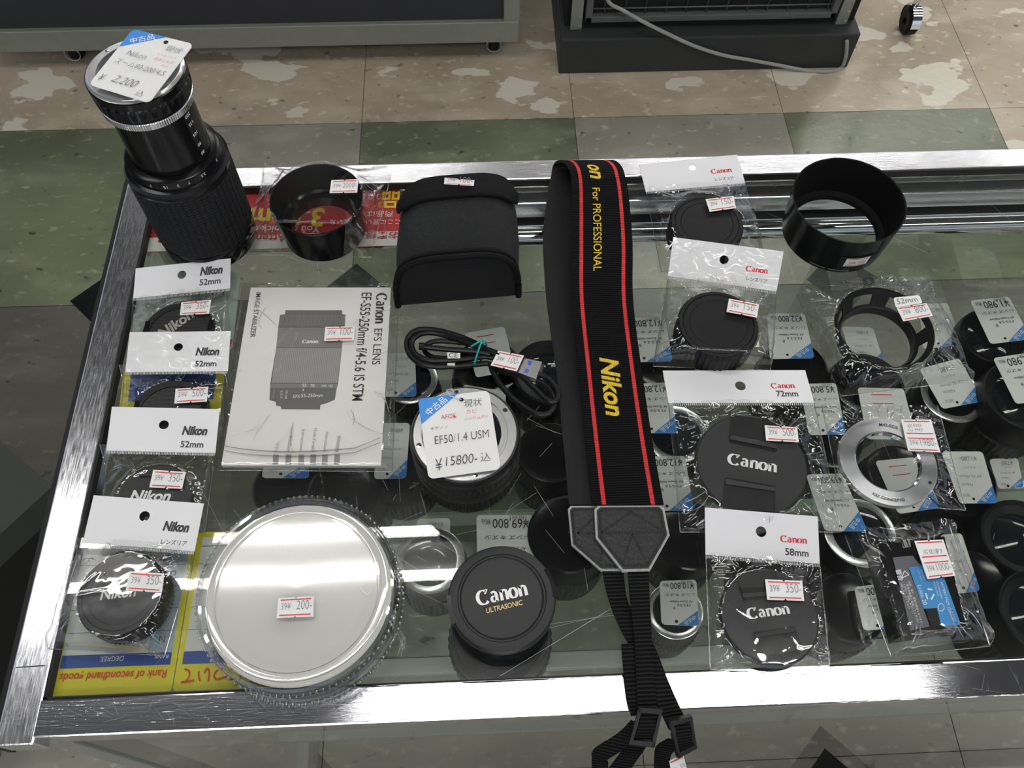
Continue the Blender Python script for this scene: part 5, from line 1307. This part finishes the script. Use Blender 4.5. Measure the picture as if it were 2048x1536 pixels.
for u, v, z_ in ((412, -60, .26), (425, 8, .20), (480, 40, .17), (560, 85, .14), (650, 130, .11), (760, 180, .075), (870, 215, .05), (980, 235, .025), (1090, 255, .006), (1200, 275, .005), (1290, 278, .005), (1335, 262, .005), (1352, 215, .02), (1356, 160, .05)):
    p = Py(*cq((u, v))[0], 1.628 if v < 60 else 1.600 if u < 1340 else 1.598)
    if p.z < .0045 or z_ < .006: p = P(*cq((u, v))[0], .0045-.85)
    pts.append(p)
a = MB(); a.tube(spl(pts, 6), .0042, 'cord_grey', 10); o = a.build('power_cord'); tag_(o, 'light grey cord hanging in front of the wire mesh and curling onto the floor', 'cord')
p = P(1820, 42, -.85+.03)
t = thing('wheeled_rack', 'chrome rack leg on a black caster, at the top right corner', 'rack', (p.x, p.y, 0))
x, y = p.x, p.y
w = MB(); rows = []
for i in range(33):
    an = 2*PI*i/32; rows.append([Vector((x+dx, y+rr*math.cos(an), .032+rr*math.sin(an))) for dx, rr in ((-.014, .008), (-.015, .026), (-.010, .032), (.010, .032), (.015, .026), (.014, .008))])
w.grid(rows, 'black_rubber', True); w.build('wheel', t)
w = MB(); rows = []
for i in range(17):
    an = R(-20+200*i/16); rows.append([Vector((x+dx, y+.036*math.cos(an), .034+.036*math.sin(an))) for dx in (-.011, .011)])
w.grid(rows, 'chrome', True); w.build('wheel_guard', t)
w = MB(); w.tube([(x, y+.01, .066), (x, y+.01, .09)], .008, 'chrome', 16); w.tube([(x, y+.01, .09), (x, y+.01, .8)], .0125, 'chrome', 24); w.build('leg', t)

# ------------------------------------------------------------------ dark box left of the counter
zb = -.46
t = thing('storage_box', 'dark open-topped box with a dull green rim, left of the counter', 'box', (P(40, 1090, zb).x, P(40, 1090, zb).y, 0))
e0, e1 = P(105, 972, zb), P(-60, 832, zb); dv_ = (e1-e0).normalized(); sd = Vector((dv_.y, -dv_.x, 0)); sd = sd if sd.y < 0 else -sd
A, B = e0, e0+dv_*.42; Cc, D_ = B+sd*.33, A+sd*.33
a = MB(); ins = .045
rim = [A, B, Cc, D_]; inn = [A+dv_*ins+sd*ins, B-dv_*ins+sd*ins, Cc-dv_*ins-sd*ins, D_+dv_*ins-sd*ins]
a.add(rim+inn, [(i, (i+1) % 4, 4+(i+1) % 4, 4+i) for i in range(4)], 'olive_metal')
dn = Vector((0, 0, -.05)); a.add(rim+[p+dn for p in rim], [(i, (i+1) % 4, 4+(i+1) % 4, 4+i) for i in range(4)], 'olive_metal'); a.build('rim', t)
a = MB(); dn = Vector((0, 0, -.384)); low = [Vector((p.x, p.y, .004)) for p in rim]; sm = [p+Vector((0, 0, -.05)) for p in rim]
a.add(sm+low, [(i, (i+1) % 4, 4+(i+1) % 4, 4+i) for i in range(4)]+[(4, 5, 6, 7)], 'dark_machine')
a.add(inn+[Vector((p.x, p.y, .02)) for p in inn], [(i, (i+1) % 4, 4+(i+1) % 4, 4+i) for i in range(4)]+[(4, 5, 6, 7)], 'dark_machine'); a.build('body', t)
